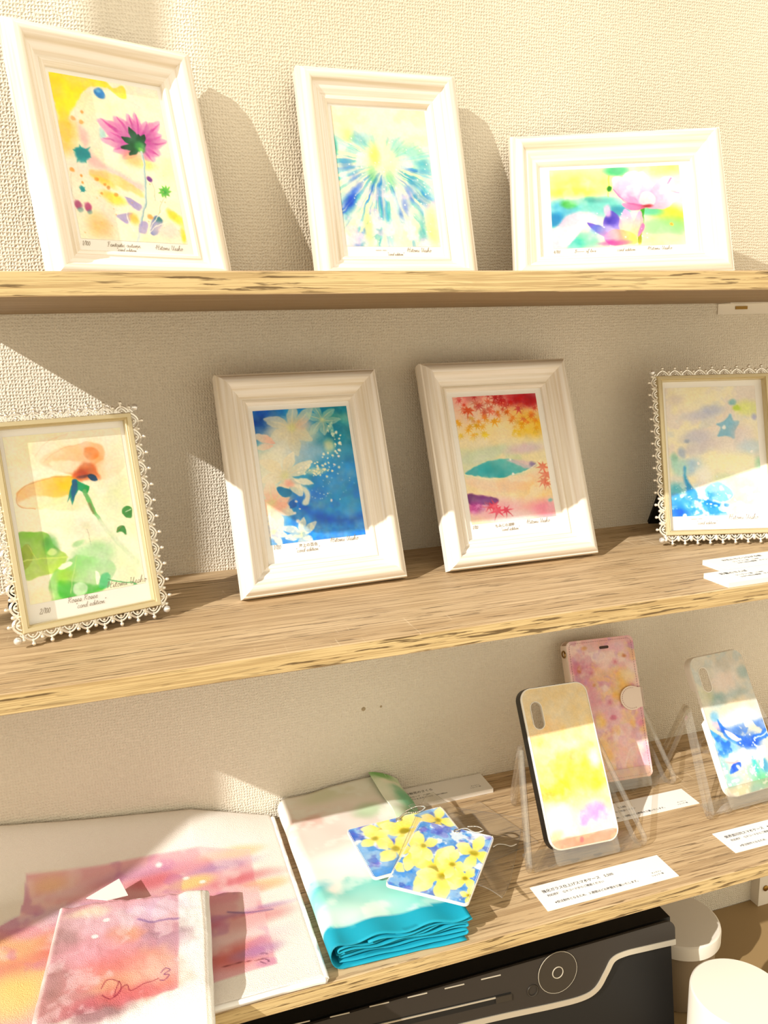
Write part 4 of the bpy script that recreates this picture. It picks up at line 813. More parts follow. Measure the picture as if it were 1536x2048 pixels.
silver_frame('silver lace frame with a pale blue and yellow abstract picture', (.5580, -.1148, -18.0, 17.0, .1128, .1618), Z2, art_blue, (4, 7, 6, 14),
    [('~~~ ~~', .20, -.0040, .0040), (ED, .26, -.0085, .0038), ('Hitomi Uesho', 0.61, -.0044, 0.0054)])

# ------------------------------------------------------------------ price cards
def price_card(label, x, y, z, w, d, t, rz, lines, group='printed price cards'):
    """(x, y) is the back-left corner"""
    root = thing('price_card', label, 'price card', (x, y, z), rz, group)
    if t > .002:
        obj('foam_board', MB().box((0, -d, 0), (w, 0, t-.0004)).mesh('foam_board'), M_FOAM, root)
        obj('printed_sheet', MB().box((0, -d, t-.0004), (w, 0, t)).mesh('printed_sheet'), M_PAPER, root)
    else: obj('printed_sheet', MB().box((0, -d, 0), (w, 0, t)).mesh('printed_sheet'), M_PAPER, root)
    for s, lx, ly, sz in lines: obj('lettering', text_mesh(s, sz), M_INK, root, (lx, -ly, t+.00012))
    return root
QRL = [('オンライン', .112, .0215, .0021), ('ショップ一覧', .110, .0248, .0021)]
L2 = '対応機種　ＱＲコードからご確認ください'; L3 = '※受注制作となるため、２週間ほどお時間を頂戴いたします。'
price_card('white paper price card reading 5,500 lying before the yellow phone case', .3075, -.1865, Z3, .133, .0320, .0005, 0,
    [('強化ガラス仕上げスマホケース　5,500', .0070, .0105, .0042), (L2, .0090, .0162, .0030), (L3, .0110, .0260, .0031)] + QRL)
price_card('white paper price card lying before the pink wallet phone case', .4025, -.0985, Z3, .133, .0292, .0005, -.012,
    [('手帳型スマホケース　5,500', .0070, .0100, .0042), (L2, .0090, .0155, .0030), (L3, .0110, .0248, .0031)] + QRL)
price_card('white paper price card lying before the blue and white phone case', .5110, -.1775, Z3, .133, .0318, .0005, 0,
    [('側表面印刷スマホケース　4,400', .0070, .0105, .0042), (L2, .0090, .0162, .0030), (L3, .0110, .0260, .0031)] + QRL)
price_card('white foam board price card against the wall beside the folded scarf', .2120, -.0015, Z3, .133, .0330, .0048, 0,
    [('宙桜花のさくら', .0400, .0130, .0045), ('スカーフ　11,000', .0420, .0195, .0031), ('ポリエステル100%　50×180cm', .0420, .0240, .0031)] + QRL)
price_card('white foam board price card just under the silver frame of pale blue', .4930, -.1640, Z2, .120, .0330, .0045, .012,
    [('お花たちとつながる歌', .0140, .0100, .0045), ('ジークレー版　11,000', .0200, .0165, .0030), ('210×148mm額装　サイン入り複製', .0210, .0215, .0030)])
price_card('white foam board price card at the front edge of the middle shelf', .4660, -.1985, Z2, .120, .0300, .0045, .012,
    [('彩雲のさんぽ', .0100, .0095, .0048), ('ジークレー版　11,000', .0200, .0165, .0030), ('210×148mm額装　サイン入り複製', .0210, .0215, .0030)])

# ------------------------------------------------------------------ clear acrylic stands and phone cases
def proj(P):
    q = np.asarray(P, float)-CAM; z = q @ CF; return (768+FPX*(q @ CR)/z, 1024-FPX*(q @ CU)/z)
def acrylic_stand(label, x, y, rz, hw, hr, dep, apex_f, apex_z, ledge_z, ph, case_t, lip_y):
    """x, y: middle between the two front feet; front feet at +-hw, rear feet at +-hr and dep behind"""
    root = thing('acrylic_stand', label, 'display stand', (x, y, Z3), rz, 'clear acrylic easel stands')
    for sx in (-1, 1):
        A = Vector((sx*hw, 0, 0)); Bk = Vector((sx*hr, dep, 0)); T = A.lerp(Bk, apex_f); T.z = apex_z
        h = (Bk-A).normalized()                                # in-plane horizontal direction
        for foot, nm in ((A, 'front_leg'), (Bk, 'rear_leg')):
            d = (foot-T); L = d.length; d.normalize(); side = (h - d*h.dot(d)).normalized(); nrm = d.cross(side)
            mb = MB(); r, w2 = .0068, .0030
            path = [T - side*r*.8] + [foot - d*(r+.001) - side*r] + [foot - d*(r+.001) + (side*(-math.cos(a)) + d*math.sin(a))*r for a in np.linspace(.3, math.pi-.3, 7)] + [foot - d*(r+.001) + side*r] + [T + side*r*.8]
            lo = min(p.z for p in path); path = [p+Vector((0, 0, max(0, .0022-lo))) for p in path]
            mb.tube(path, w2*.9, 6); obj(nm, mb.mesh(nm, 35), M_ACRYL, root)
        mb = MB(); mb.tube([T+h*.006, T+Vector((0, 0, .006)), T-h*.006], .0022, 6); obj('hinge_cap', mb.mesh('hinge_cap', 35), M_ACRYL, root)
    k = ledge_z/apex_z; xl = hw-.004
    obj('ledge', MB().box((-xl, lip_y-.001, ledge_z-.0028), (xl, .004+case_t+.006, ledge_z-.0002)).mesh('ledge'), M_ACRYL, root)
    M = Matrix.Translation((0, lip_y, ledge_z-.0028)) @ Matrix.Rotation(-ph, 4, 'X')
    obj('front_lip', MB().prism(rounded(-.0335, 0, .0335, .0215, .003, 4), -.0018, -.0002, M).mesh('front_lip'), M_ACRYL, root)
    for tx in (-.036, -.012, .012, .036):
        obj('tooth', MB().prism([(tx-.004, -.0005), (tx+.005, -.0005), (tx-.003, -.0055)], .001, .0028, Matrix.Translation((0, 0, ledge_z-.0028))).mesh('tooth'), M_ACRYL, root)
    return root
def case_root(name, label, pose, zb, t):
    """the case stands on a ledge; zb is the height of its front-bottom edge above the shelf"""
    x, y, yaw, lean = pose[:4]; th, ph = math.radians(yaw), math.radians(lean)
    n = np.array([math.sin(th), -math.cos(th), 0]); nt = n*math.cos(ph)+np.array([0, 0, math.sin(ph)])
    o = np.array([x, y, Z3+zb])-t*nt
    return thing(name, label, 'phone case', tuple(o), th, 'phone cases on acrylic stands'), (-ph, 0, 0), o, ph
def ring_prism(outer, inner, y0, y1):
    n = len(outer); v = [(p[0], y, p[1]) for y in (y0, y1) for p in outer] + [(p[0], y, p[1]) for y in (y0, y1) for p in inner]; f = []
    for i in range(n):
        j = (i+1) % n
        f += [(i, j, n+j, n+i), (2*n+i, 3*n+i, 3*n+j, 2*n+j), (i, 2*n+i, 2*n+j, j), (n+i, n+j, 3*n+j, 3*n+i)]
    return MB().add(v, f)
def in_round(x0, z0, x1, z1, r):
    def k(x, z):
        dx = np.maximum(np.maximum(x0+r-x, x-(x1-r)), 0); dz = np.maximum(np.maximum(z0+r-z, z-(z1-r)), 0)
        return (x > x0) & (x < x1) & (z > z0) & (z < z1) & (dx*dx+dz*dz < r*r)
    return k
def slot(cx, cz, w, h):
    return in_round(cx-w/2, cz-h/2, cx+w/2, cz+h/2, w/2-1e-5), rounded(cx-w/2, cz-h/2, cx+w/2, cz+h/2, w/2-1e-5, 8)

# yellow tempered-glass case with black bumper
W, H, t = .0725, .1500, .0118
root, R, o1, ph1 = case_root('phone_case', 'pastel yellow glossy phone case with black rubber bumper', (.3775, -.1662, -3.3, 30.5), .012, t)
hole, hpoly = slot(-W/2+.0150, H-.0270, .0125, .0270)
ok = in_round(-W/2+.0008, .0008, W/2-.0008, H-.0008, .0105)
obj('back_plate', art_sunrise(W, H).build('back_plate', lambda x, z: ok(x, z) & ~hole(x, z)), M_GLOSSART, root, (0, 0, 0), R).location = Matrix.Rotation(R[0], 3, 'X') @ Vector((0, -t+.0002, 0))
obj('bumper', ring_prism(rounded(-W/2, 0, W/2, H, .012), rounded(-W/2+.0022, .0022, W/2-.0022, H-.0022, .0098), -t+.0012, 0).mesh('bumper', 35), M_BLACKRUB, root, rot=R)
obj('plate_rim', ring_prism(rounded(-W/2+.0004, .0004, W/2-.0004, H-.0004, .0116), rounded(-W/2+.0022, .0016, W/2-.0014, H-.0014, .0102), -t-.0003, -t+.0014).mesh('plate_rim', 35), M_WHITEPL, root, rot=R)
_, hin = slot(-W/2+.0150, H-.0270, .0113, .0258)
obj('camera_rim', ring_prism(hpoly, hin, -t, -t+.0035).mesh('camera_rim', 35), M_WHITEPL, root, rot=R)
acrylic_stand('clear acrylic easel stand under the pastel yellow phone case', .3762, -.1700, -.01, .0600, .021, .1110, .54, .085, .0058, ph1, t, -.0027)

# pink wallet case
W, H, t = .0793, .1513, .0150
root, R, o2, ph2 = case_root('phone_case', 'pink watercolour wallet phone case with round strap tab', (.4725, -.0798, -5.4, 21.3), .012, t)
okw = in_round(-W/2, 0, W/2, H, .006)
fr = Matrix.Rotation(R[0], 3, 'X')
obj('front_cover', art_blossom(W, H).build('front_cover', okw), M_LEATHER, root, fr @ Vector((0, -t, 0)), R)
obj('cover_core', MB().prism(rounded(-W/2, 0, W/2, H, .006), -t+.0001, -t+.0022).mesh('cover_core', 35), M_CREAMLE, root, rot=R)
obj('rear_cover', MB().prism(rounded(-W/2, 0, W/2, H, .006), -.0022, 0).mesh('rear_cover', 35), M_CREAMLE, root, rot=R)
obj('phone_tray', MB().prism(rounded(-W/2+.004, .003, W/2-.004, H-.003, .006), -t+.0022, -.0022).mesh('phone_tray', 35), M_CREAMLE, root, rot=R)
sp = MB(); arcp = [(-W/2-.0022*math.sin(a), -t/2+t/2*math.cos(a)) for a in np.linspace(0, math.pi, 9)]
sp.add([(x, y, z) for z in (.004, H-.004) for x, y in arcp]+[(x+.0018, y, z) for z in (.004, H-.004) for x, y in arcp], [(i, i+1, 9+i+1, 9+i) for i in range(8)]+[(18+i, 27+i, 28+i, 19+i) for i in range(8)])
obj('spine', sp.mesh('spine', 40), M_CREAMLE, root, rot=R)
st = MB(); ins = rounded(-W/2+.0028, .0028, W/2-.0028, H-.0028, .004, 3); per = [Vector((p[0], -t-.0002, p[1])) for p in ins]; per.append(per[0])
for a, b in zip(per[:-1], per[1:]):
    n = max(1, int((b-a).length/.0026))
    for i in range(n): p, q = a.lerp(b, (i+.15)/n), a.lerp(b, (i+.75)/n); st.tube([p, q], .00022, 4)
obj('stitching', st.mesh('stitching'), M_STITCH, root, rot=R)
obj('speaker_slot', MB().prism(rounded(-.0055+.004, H-.0115, .0055+.004, H-.0085, .0013, 4), -t-.0003, -t+.001).mesh('speaker_slot', 35), M_DARK, root, rot=R)
tab = [(W/2+.0012, H*.485), (W/2-.004, H*.485)] + [(W/2-.0125+.0135*math.cos(a), H*.555+.0130*math.sin(a)) for a in np.radians(np.linspace(-70, -290, 15))] + [(W/2-.004, H*.625), (W/2+.0012, H*.625)]
sb = MB().prism(tab, -t-.0022, -t-.0004); sb.box((W/2-.001, -t-.0022, H*.485), (W/2+.0014, -.001, H*.625))
sp = obj('strap_tab', sb.mesh('strap_tab', 35), M_CREAMLE, root, rot=R); sp['label'] = 'cream rounded strap tab with stitching'
ts = MB()
for a in range(75, 290, 11):
    ts.tube([(W/2-.0125+.0115*math.cos(math.radians(b)), -t-.0024, H*.555+.0110*math.sin(math.radians(b))) for b in (a, a+6)], .00022, 4)
obj('strap_stitching', ts.mesh('strap_stitching'), M_STITCH, sp)
obj('grommet', MB().tube([(-W/2-.0024, -t/2+.0035*math.cos(a)-.003, H-.013+.0035*math.sin(a)) for a in np.linspace(0, 2*math.pi, 14)[:-1]], .0009, 6, True).mesh('grommet', 60), M_BRASS, root, rot=R)
acrylic_stand('clear acrylic easel stand under the pink wallet phone case', .4742, -.0860, -.06, .0570, .022, .0760, .60, .080, .0062, ph2, t, .0012)

# blue and white hard case
W, H, t = .0736, .1455, .0095
root, R, o3, ph3 = case_root('phone_case', 'blue and white watercolour hard phone case with open sides', (.5927, -.1482, 3.4, 29.9), .012, t)
fr = Matrix.Rotation(R[0], 3, 'X'); hole, hpoly = slot(-W/2+.0150, H-.0255, .0125, .0270); ok3 = in_round(-W/2+.0010, .0010, W/2-.0010, H-.0010, .0105)
obj('back_shell', art_whale(W, H).build('back_shell', lambda x, z: ok3(x, z) & ~hole(x, z)), M_GLOSSART, root, fr @ Vector((0, -t, 0)), R)
out = rounded(-W/2, 0, W/2, H, .0120, 10); n = len(out); dn = []
pts = []
for i in range(n):                                              # resample so the side notches have points
    a, b = np.array(out[i]), np.array(out[(i+1) % n]); m = max(1, int(np.linalg.norm(b-a)/.004)); pts += [tuple(a+(b-a)*j/m) for j in range(m)]
v = []; f = []; n = len(pts)
for (x, z) in pts:
    cx, cz = x*(1-.0012/abs(x) if abs(x) > .02 else 1), z
    dep = .0090
    if x < -W/2+.002 and .080 < z < .110: dep = .0022             # button opening on the left
    if z < .001 and abs(x) < .026: dep = .0024                    # port opening at the bottom
    for fx, y in ((.978, -t-.0001), (.994, -t+.0010), (1.0, -t+.0026), (1.0, -t+dep), (.968, -t+dep), (.955, -t+.0016)):
        v.append((x*fx, y, H/2+(z-H/2)*(1-(1-fx)*.5)))
for i in range(n):
    a, b = i*6, ((i+1) % n)*6; f += [(a+k, a+(k+1) % 6, b+(k+1) % 6, b+k) for k in range(6)]
obj('side_wall', mesh('side_wall', v, f, 50), M_WHITEPL, root, rot=R)
_, hin = slot(-W/2+.0150, H-.0255, .0113, .0258)
obj('camera_rim', ring_prism(hpoly, hin, -t-.0003, -t+.0012).mesh('camera_rim', 35), M_WHITEPL, root, rot=R)
acrylic_stand('clear acrylic easel stand under the blue and white phone case', .5850, -.1560, .03, .0600, .026, .1130, .56, .085, .0066, ph3, t, .0013)

# ------------------------------------------------------------------ towels
def world_quad(x0, x1, y0, y1, z): return [proj(q) for q in ((x0, y1, z), (x1, y1, z), (x1, y0, z), (x0, y0, z))]
def cloth(o, th):
    m = o.modifiers.new('thickness', 'SOLIDIFY'); m.thickness = th; m.offset = -1; return o
PKS = dict(pink=(232, 160, 176), rose=(214, 110, 120), mauve=(178, 140, 190), peach=(248, 196, 140), gold=(252, 218, 130), red=(214, 100, 92), blush=(246, 214, 220))
x0, x1, y0, y1 = -.215, .111, -.233, -.0045
c = Canvas(x1-x0, y1-y0, 230, world_quad(x0, x1, y0, y1, Z3+.008), (247, 240, 232), 101)
P = PKS
c.poly([(-400, 1960), (0, 1852), (40, 1830), (56, 1772), (215, 1742), (400, 1702), (498, 1697), (512, 1760), (530, 1830), (553, 1926), (430, 1962), (200, 2010), (-300, 2180)], (236, 178, 186), .97, 3, False)
okm = sstep(232, 228, c.img[..., 1])                                       # inside the print
for x, y, rx, ry, col in ((470, 1705, 50, 16, 'peach'), (440, 1730, 60, 16, 'mauve'), (350, 1740, 60, 20, 'pink'), (380, 1765, 46, 16, 'gold'), (300, 1760, 40, 20, 'rose'), (480, 1755, 60, 18, 'rose'), (520, 1770, 40, 14, 'peach'), (450, 1790, 60, 16, 'pink'), (510, 1818, 60, 9, 'mauve'), (480, 1840, 70, 20, 'rose'), (500, 1880, 70, 22, 'blush'), (470, 1910, 60, 26, 'red'), (520, 1900, 40, 14, 'mauve'), (40, 1910, 80, 46, 'red'), (20, 1890, 60, 40, 'peach'), (60, 1960, 80, 40, 'peach'), (110, 1830, 60, 20, 'mauve'), (30, 1990, 60, 50, 'gold'), (150, 1780, 80, 16, 'blush'), (60, 1860, 40, 20, 'pink'), (240, 1760, 60, 16, 'pink')):
    c.blob(x, y, rx, ry, P[col], .75, .7, 0, .5, 9)
c.blob(100, 1775, 40, 16, P['gold'], .4, .7); c.blob(280, 1745, 60, 14, P['mauve'], .35, .7); c.wash((250, 226, 222), .5, 9, .56, .68, 4, okm); c.wash((190, 120, 170), .4, 10, .58, .68, 4, okm); c.line([(455, 1822), (500, 1824), (545, 1817)], 3, (110, 80, 140), .7, 2)
for x, y in ((318, 1732), (372, 1755), (405, 1762)): c.blob(x, y, 6, 5, (255, 250, 246), .9, .4, 0, 0)
c.line([(440, 1935), (470, 1925), (510, 1920), (530, 1915)], 1.5, (120, 50, 60), .8, .8); c.line([(521, 1908), (533, 1906), (536, 1913), (524, 1916), (538, 1920), (530, 1926), (520, 1922)], 1.6, (110, 60, 90), .8, .8)
def big_fn(x, z):
    X, Y = x+(x0+x1)/2, y0+z; n1 = vnoise(X, Y, 9, 3, 3)-.5; n2 = vnoise(X, Y, 40, 5, 2)-.5
    R_ = np.interp(X, [-.22, -.14, -.05, .03, .075, .111], [.050, .046, .034, .026, .012, .001])
    Z = Z3+.0068+n1*.003+n2*.001+R_*sstep(-.060, -.006, Y)**1.3
    e = np.minimum.reduce([X-x0+1, x1-X, Y-y0]); Z = Z-.0022*(1-sstep(0, .004, e))
    X = X+.002*(vnoise(Y, Y*0, 30, 8, 2)-.5)*sstep(.09, .11, X)
    return np.stack([X, Y+.0015*(vnoise(X, X*0, 25, 9, 2)-.5), Z], -1)
root = thing('towel', 'large pink and peach watercolour towel with white border spread on the shelf', 'towel', (0, 0, 0)); 
bt = cloth(obj('terry_cloth', c.build('terry_cloth', None, big_fn), M_TERRY, root), .0045)
hm = MB()
def bh(X, Y): return float(big_fn(np.array([X-(x0+x1)/2]), np.array([Y-y0]))[0, 2])
hm.tube([(x1-.0008, y, bh(x1-.003, y)-.0015) for y in np.linspace(y0+.002, y1-.004, 40)], .0024, 6); hm.tube([(x, y0+.0012, bh(x, y0+.003)-.0015) for x in np.linspace(x0+.002, x1-.002, 40)], .0024, 6)
obj('hem', hm.mesh('hem', 60), M_PAPER, root)

# small folded towel: corners TL, TR, BR, BL (x, y, height)
CN = np.array([(-.0865, -.0985, .0250), (.0355, -.1270, .0330), (.0235, -.2640, .0260), (-.1030, -.2560, .0200)])
wq, hq = .125, .145
c = Canvas(wq, hq, 170, [(120, 1795), (430, 1785), (436, 2052), (58, 2062)], (250, 246, 240), 121)
c.poly([(128, 1800), (366, 1791), (364, 1976), (90, 1994), (95, 1960)], (222, 160, 172), .97, 3, False); inm = sstep(232, 226, c.img[..., 1])
for x, y, rx, ry, col in ((130, 1880, 26, 110, (150, 120, 116)), (170, 1960, 70, 36, (176, 124, 120)), (220, 1990, 50, 20, (140, 90, 100)), (220, 1830, 70, 36, (240, 200, 214)), (320, 1820, 46, 26, (222, 196, 226)), (180, 1815, 30, 12, (250, 226, 196)), (330, 1880, 44, 44, (176, 140, 160)), (250, 1865, 30, 20, (240, 160, 110)), (270, 1930, 60, 40, (246, 190, 140)), (230, 1910, 60, 40, (226, 120, 120)), (200, 1880, 60, 26, (236, 170, 186)), (300, 1960, 50, 20, (232, 130, 110)), (320, 1935, 40, 30, (240, 180, 170)), (240, 1970, 60, 16, (206, 100, 110))):
    c.blob(x, y, rx, ry, col, .7, .7, 0, .5, 9)
c.wash((246, 220, 226), .4, 8, .54, .68, 4, inm); c.line([(285, 1835), (320, 1842), (364, 1844)], 5, (120, 90, 150), .6, 3)
for x, y, r in ((218, 1832, 6), (195, 1858, 6), (285, 1795, 5)): c.blob(x, y, r, r*.8, (255, 250, 250), .95, .4, 0, 0)
c.line([(212, 1950), (225, 1936), (248, 1944), (250, 1962), (232, 1970), (214, 1962)], 1.6, (130, 40, 60), .8, .8); c.line([(248, 1942), (238, 1968), (262, 1950), (270, 1962), (300, 1955), (325, 1950)], 1.6, (130, 40, 60), .8, .8); c.line([(330, 1942), (340, 1935), (348, 1941), (336, 1947), (346, 1950), (338, 1957), (328, 1954)], 1.6, (90, 50, 100), .8, .8)
c.line([(414, 1787), (419, 1900), (421, 2045)], 2.5, (206, 190, 170), .8, 1.2)
def small_fn(x, z):
    u = x/wq+.5; v = 1-z/hq
    p = lambda k: (CN[0, k]*(1-u)+CN[1, k]*u)*(1-v)+(CN[3, k]*(1-u)+CN[2, k]*u)*v
    X, Y, Zz = p(0), p(1), p(2); n1 = vnoise(u, v, 3.0, 13, 3)-.5; n2 = vnoise(u, v, 16, 15, 2)-.5
    e = np.minimum(np.minimum(u, 1-u)*wq, np.minimum(v, 1-v)*hq); rd = .007*(1-np.sqrt(np.clip(1-(1-np.clip(e/.007, 0, 1))**2, 0, 1)))
    sag = .016*sstep(-.232, -.266, Y)
    return np.stack([X+.002*n1, Y+.002*n2, Z3+Zz+.004*n1+.0012*n2-rd-sag], -1)
root = thing('towel', 'small folded pink watercolour hand towel with white border, lying on the large towel', 'towel', (0, 0, 0))
cloth(obj('terry_cloth', c.build('terry_cloth', None, small_fn), M_TERRY, root), .007)
g = np.linspace(0, 1, 40); uu, vv = np.meshgrid(g, g)
def layer(off, zoff, seed):
    q = small_fn((uu-.5)*wq*.985, (1-vv)*hq*.975+.002); q[..., 2] = Z3+(q[..., 2]-Z3)*.52-zoff+.001*vnoise(uu, vv, 6, seed, 2); q[..., 2] = np.maximum(q[..., 2], Z3+.0085) if off else q[..., 2]
    idx = np.arange(1600).reshape(40, 40); f = np.stack([idx[:-1, :-1], idx[1:, :-1], idx[1:, 1:], idx[:-1, 1:]], -1).reshape(-1, 4)
    return mesh('fold_layer', q.reshape(-1, 3), f, 60)
M_TERRYW = plain('white_terry', (248, 243, 236), .95, spec=.05, bump=(1400, .8, .0012))
cloth(obj('fold_layer', layer(True, -.0045, 3), M_TERRYW, root), .004)
# paper tag tucked behind the small towel
tp = [ray(q, z=Z3+.020) for q in ((172, 1796), (238, 1757), (256, 1790), (215, 1800))]
tg = mesh('paper_tag', [tuple(q) for q in tp]+[(q[0], q[1], q[2]-.0006) for q in tp], [(0, 1, 2, 3), (7, 6, 5, 4)]+[(i, 4+i, 4+(i+1) % 4, (i+1) % 4) for i in range(4)])
tag(obj('paper_tag', tg, M_PAPER), 'white paper tag sticking out behind the small folded towel', 'tag')

# ------------------------------------------------------------------ folded scarf
sx0, sx1, sy0, sy1 = .1165, .2325, -.226, -.004
c = Canvas(sx1-sx0, sy1-sy0, 150, world_quad(sx0, sx1, sy0, sy1, Z3+.025), (238, 232, 222), 141)
c.blob(620, 1640, 40, 14, (222, 130, 110), .7, .7); c.blob(640, 1660, 110, 60, (224, 208, 200), .7, .7); c.blob(735, 1620, 26, 20, (150, 196, 140), .55, .6); c.blob(790, 1575, 30, 40, (140, 190, 140), .6, .6); c.blob(720, 1580, 60, 26, (220, 224, 204), .5, .7);  c.blob(640, 1740, 110, 40, (250, 246, 242), .9, .6); c.blob(650, 1590, 40, 20, (206, 214, 180), .6, .7)
c.poly([(590, 1762), (625, 1766), (660, 1782), (675, 1778), (690, 1752), (740, 1750), (800, 1760), (900, 1790), (900, 1830), (700, 1860), (610, 1840)], (130, 208, 200), .95, 8, True, 8); c.blob(620, 1770, 34, 14, (90, 196, 206), .8, .6); c.blob(700, 1820, 80, 26, (206, 232, 222), .9, .7); c.blob(780, 1780, 70, 20, (150, 216, 206), .7, .7); c.wash((240, 244, 236), .5, 7, .52, .66)
c.poly([(560, 1862), (636, 1850), (696, 1846), (780, 1826), (847, 1811), (960, 1780), (1000, 1990), (600, 2000)], (24, 158, 186), 1.0, 1.5, False)
CIMG = c.img.copy(); 
sec = []                                                       # cross-section of the folds: (x, z, layer)
nl = 6; zt = .0245; gap = .0034
for i in range(nl):
    z = .0042+gap*i; a, b = sx0+.0075+.002*math.sin(i*2.3), sx1-.0030-.003*(i % 2)+.0015*math.sin(i*1.7); xs = np.linspace(a, b, 24)
    if i % 2: xs = xs[::-1]
    sec += [(x, z, 0) for x in xs]
    if i < nl-1:
        cx = xs[-1]; s = 1 if i % 2 == 0 else -1
        sec += [(cx+s*gap*.62*math.sin(t), z+gap/2-gap/2*math.cos(t), 0) for t in np.linspace(.4, math.pi-.4, 4)]
# from the last inner layer turn up on the left, over the top to the right, and a wrap on the left down to the shelf
top = [(x, zt, 1) for x in np.linspace(sx1-.001, sx0+.010, 46)]
wrap = [(sx0+.010-.010*math.sin(t), zt-.0118+.0118*math.cos(t), 1) for t in np.linspace(.15, math.pi-.1, 12)]
bot = [(x, .0012, 0) for x in np.linspace(sx0+.013, sx1-.004, 22)]
rend = [(sx1-.001+.0028*math.sin(t), zt-.0024+.0024*math.cos(t), 0) for t in np.linspace(math.pi-.2, .2, 5)]
inner = [(x, zt-.0048, 0) for x in np.linspace(sx0+.030, sx1-.002, 22)]
def sheet(path, seed, yshift, name):
    T = np.linspace(0, 1, 72); pa = np.array(path); S = len(pa); X = np.repeat(pa[:, 0][:, None], 72, 1); Z = np.repeat(pa[:, 1][:, None], 72, 1)
    Ln = np.cumsum(np.r_[0, np.hypot(*(np.diff(pa[:, :2], axis=0).T))]); LL = np.repeat(Ln[:, None], 72, 1)
    Y = sy0+yshift+(sy1-sy0-yshift)*T[None, :]+0*X
    Y = Y + (.0035*(vnoise(LL*1.0, LL*0, 22, seed, 2)-.5)*2)*(1-T[None, :])**2
    Y = Y - .006*(1-T[None, :])*(X-sx0)/(sx1-sx0) + .004*(1-T)[None, :]
    k = .86+.16*vnoise(X, Y, 26, seed+1, 2)+.10*sstep(.2, 0, T)[None, :]*np.sin(X*150+seed+LL*9)*.9; k = k*(1+.25*(sstep(.75, 1, T)[None, :])*sstep(sx0+.03, sx1, X))
    Zf = Z3+.0006+np.clip(Z*np.clip(k, .75, 1.35), .0008, .034)
    X = X + .0018*(vnoise(LL, Y, 18, seed+2, 2)-.5)*2
    Xn = (X-sx0)/(sx1-sx0); iy = np.clip(((sy1-Y)/(sy1-sy0)*(CIMG.shape[0]-1)).astype(int), 0, CIMG.shape[0]-1); ix = np.clip((Xn*(CIMG.shape[1]-1)).astype(int), 0, CIMG.shape[1]-1)
    C = CIMG[iy, ix].copy(); fr_ = (Y < sy0+.030)[..., None]; C = np.where((pa[:, 2] < .5)[:, None, None] & fr_, np.array([24., 158, 186]), C)
    C = np.where((np.abs(Y-(sy0+yshift+.004)) < .0006)[..., None], C*.86, C)
    idx = np.arange(S*72).reshape(S, 72); f = np.stack([idx[:-1, :-1], idx[1:, :-1], idx[1:, 1:], idx[:-1, 1:]], -1).reshape(-1, 4)
    me = mesh(name, np.stack([X, Y, Zf], -1).reshape(-1, 3), f, 80); at = me.attributes.new('paint', 'FLOAT_COLOR', 'POINT')
    cc = np.ones((S*72, 4), np.float32); cc[:, :3] = lin(np.clip(C.reshape(-1, 3), 0, 250)); at.data.foreach_set('color', cc.reshape(-1)); return me
root = thing('scarf', 'folded white and mint watercolour scarf with teal hem', 'scarf', ((sx0+sx1)/2, sy0, Z3)); off = (-(sx0+sx1)/2, -sy0, -Z3)
for nm, path, sd_, ysh in (('inner_folds', sec, 3, .004), ('outer_wrap', top+wrap+bot, 9, 0.0), ('inner_wrap', [(sx1+.0008, zt-.0044, 0)]+inner[::-1], 15, .0025)):
    o = obj(nm, sheet(path, sd_, ysh, nm), M_SILK, root, off); m = o.modifiers.new('thickness', 'SOLIDIFY'); m.thickness = .0007; m.offset = 0
fl = Canvas(.030, .085, 40, [(760, 1546), (803, 1549), (824, 1642), (790, 1640)], (206, 226, 190), 151)
fl.blob(790, 1570, 14, 22, (246, 246, 226), .9, .6); fl.blob(806, 1600, 14, 22, (110, 186, 140), .8, .6); fl.blob(816, 1630, 12, 12, (80, 164, 124), .8, .6); fl.blob(780, 1600, 12, 30, (240, 242, 226), .8, .6); fl.blob(778, 1552, 14, 10, (110, 180, 90), .8, .6)
def flap_fn(x, z):
    u = x/.030+.5; v = z/.085; X = sx1-.016+.032*u+.002*np.sin(v*5); Y = -.092+.088*v; return np.stack([X, Y, Z3+.0275+.006*v-.020*u**2.2*(1-.35*v)+.0015*np.sin(v*9+u*3)], -1)
o = obj('turned_corner', fl.build('turned_corner', None, flap_fn), M_SILK, root, off); m = o.modifiers.new('thickness', 'SOLIDIFY'); m.thickness = .0007; m.offset = 0

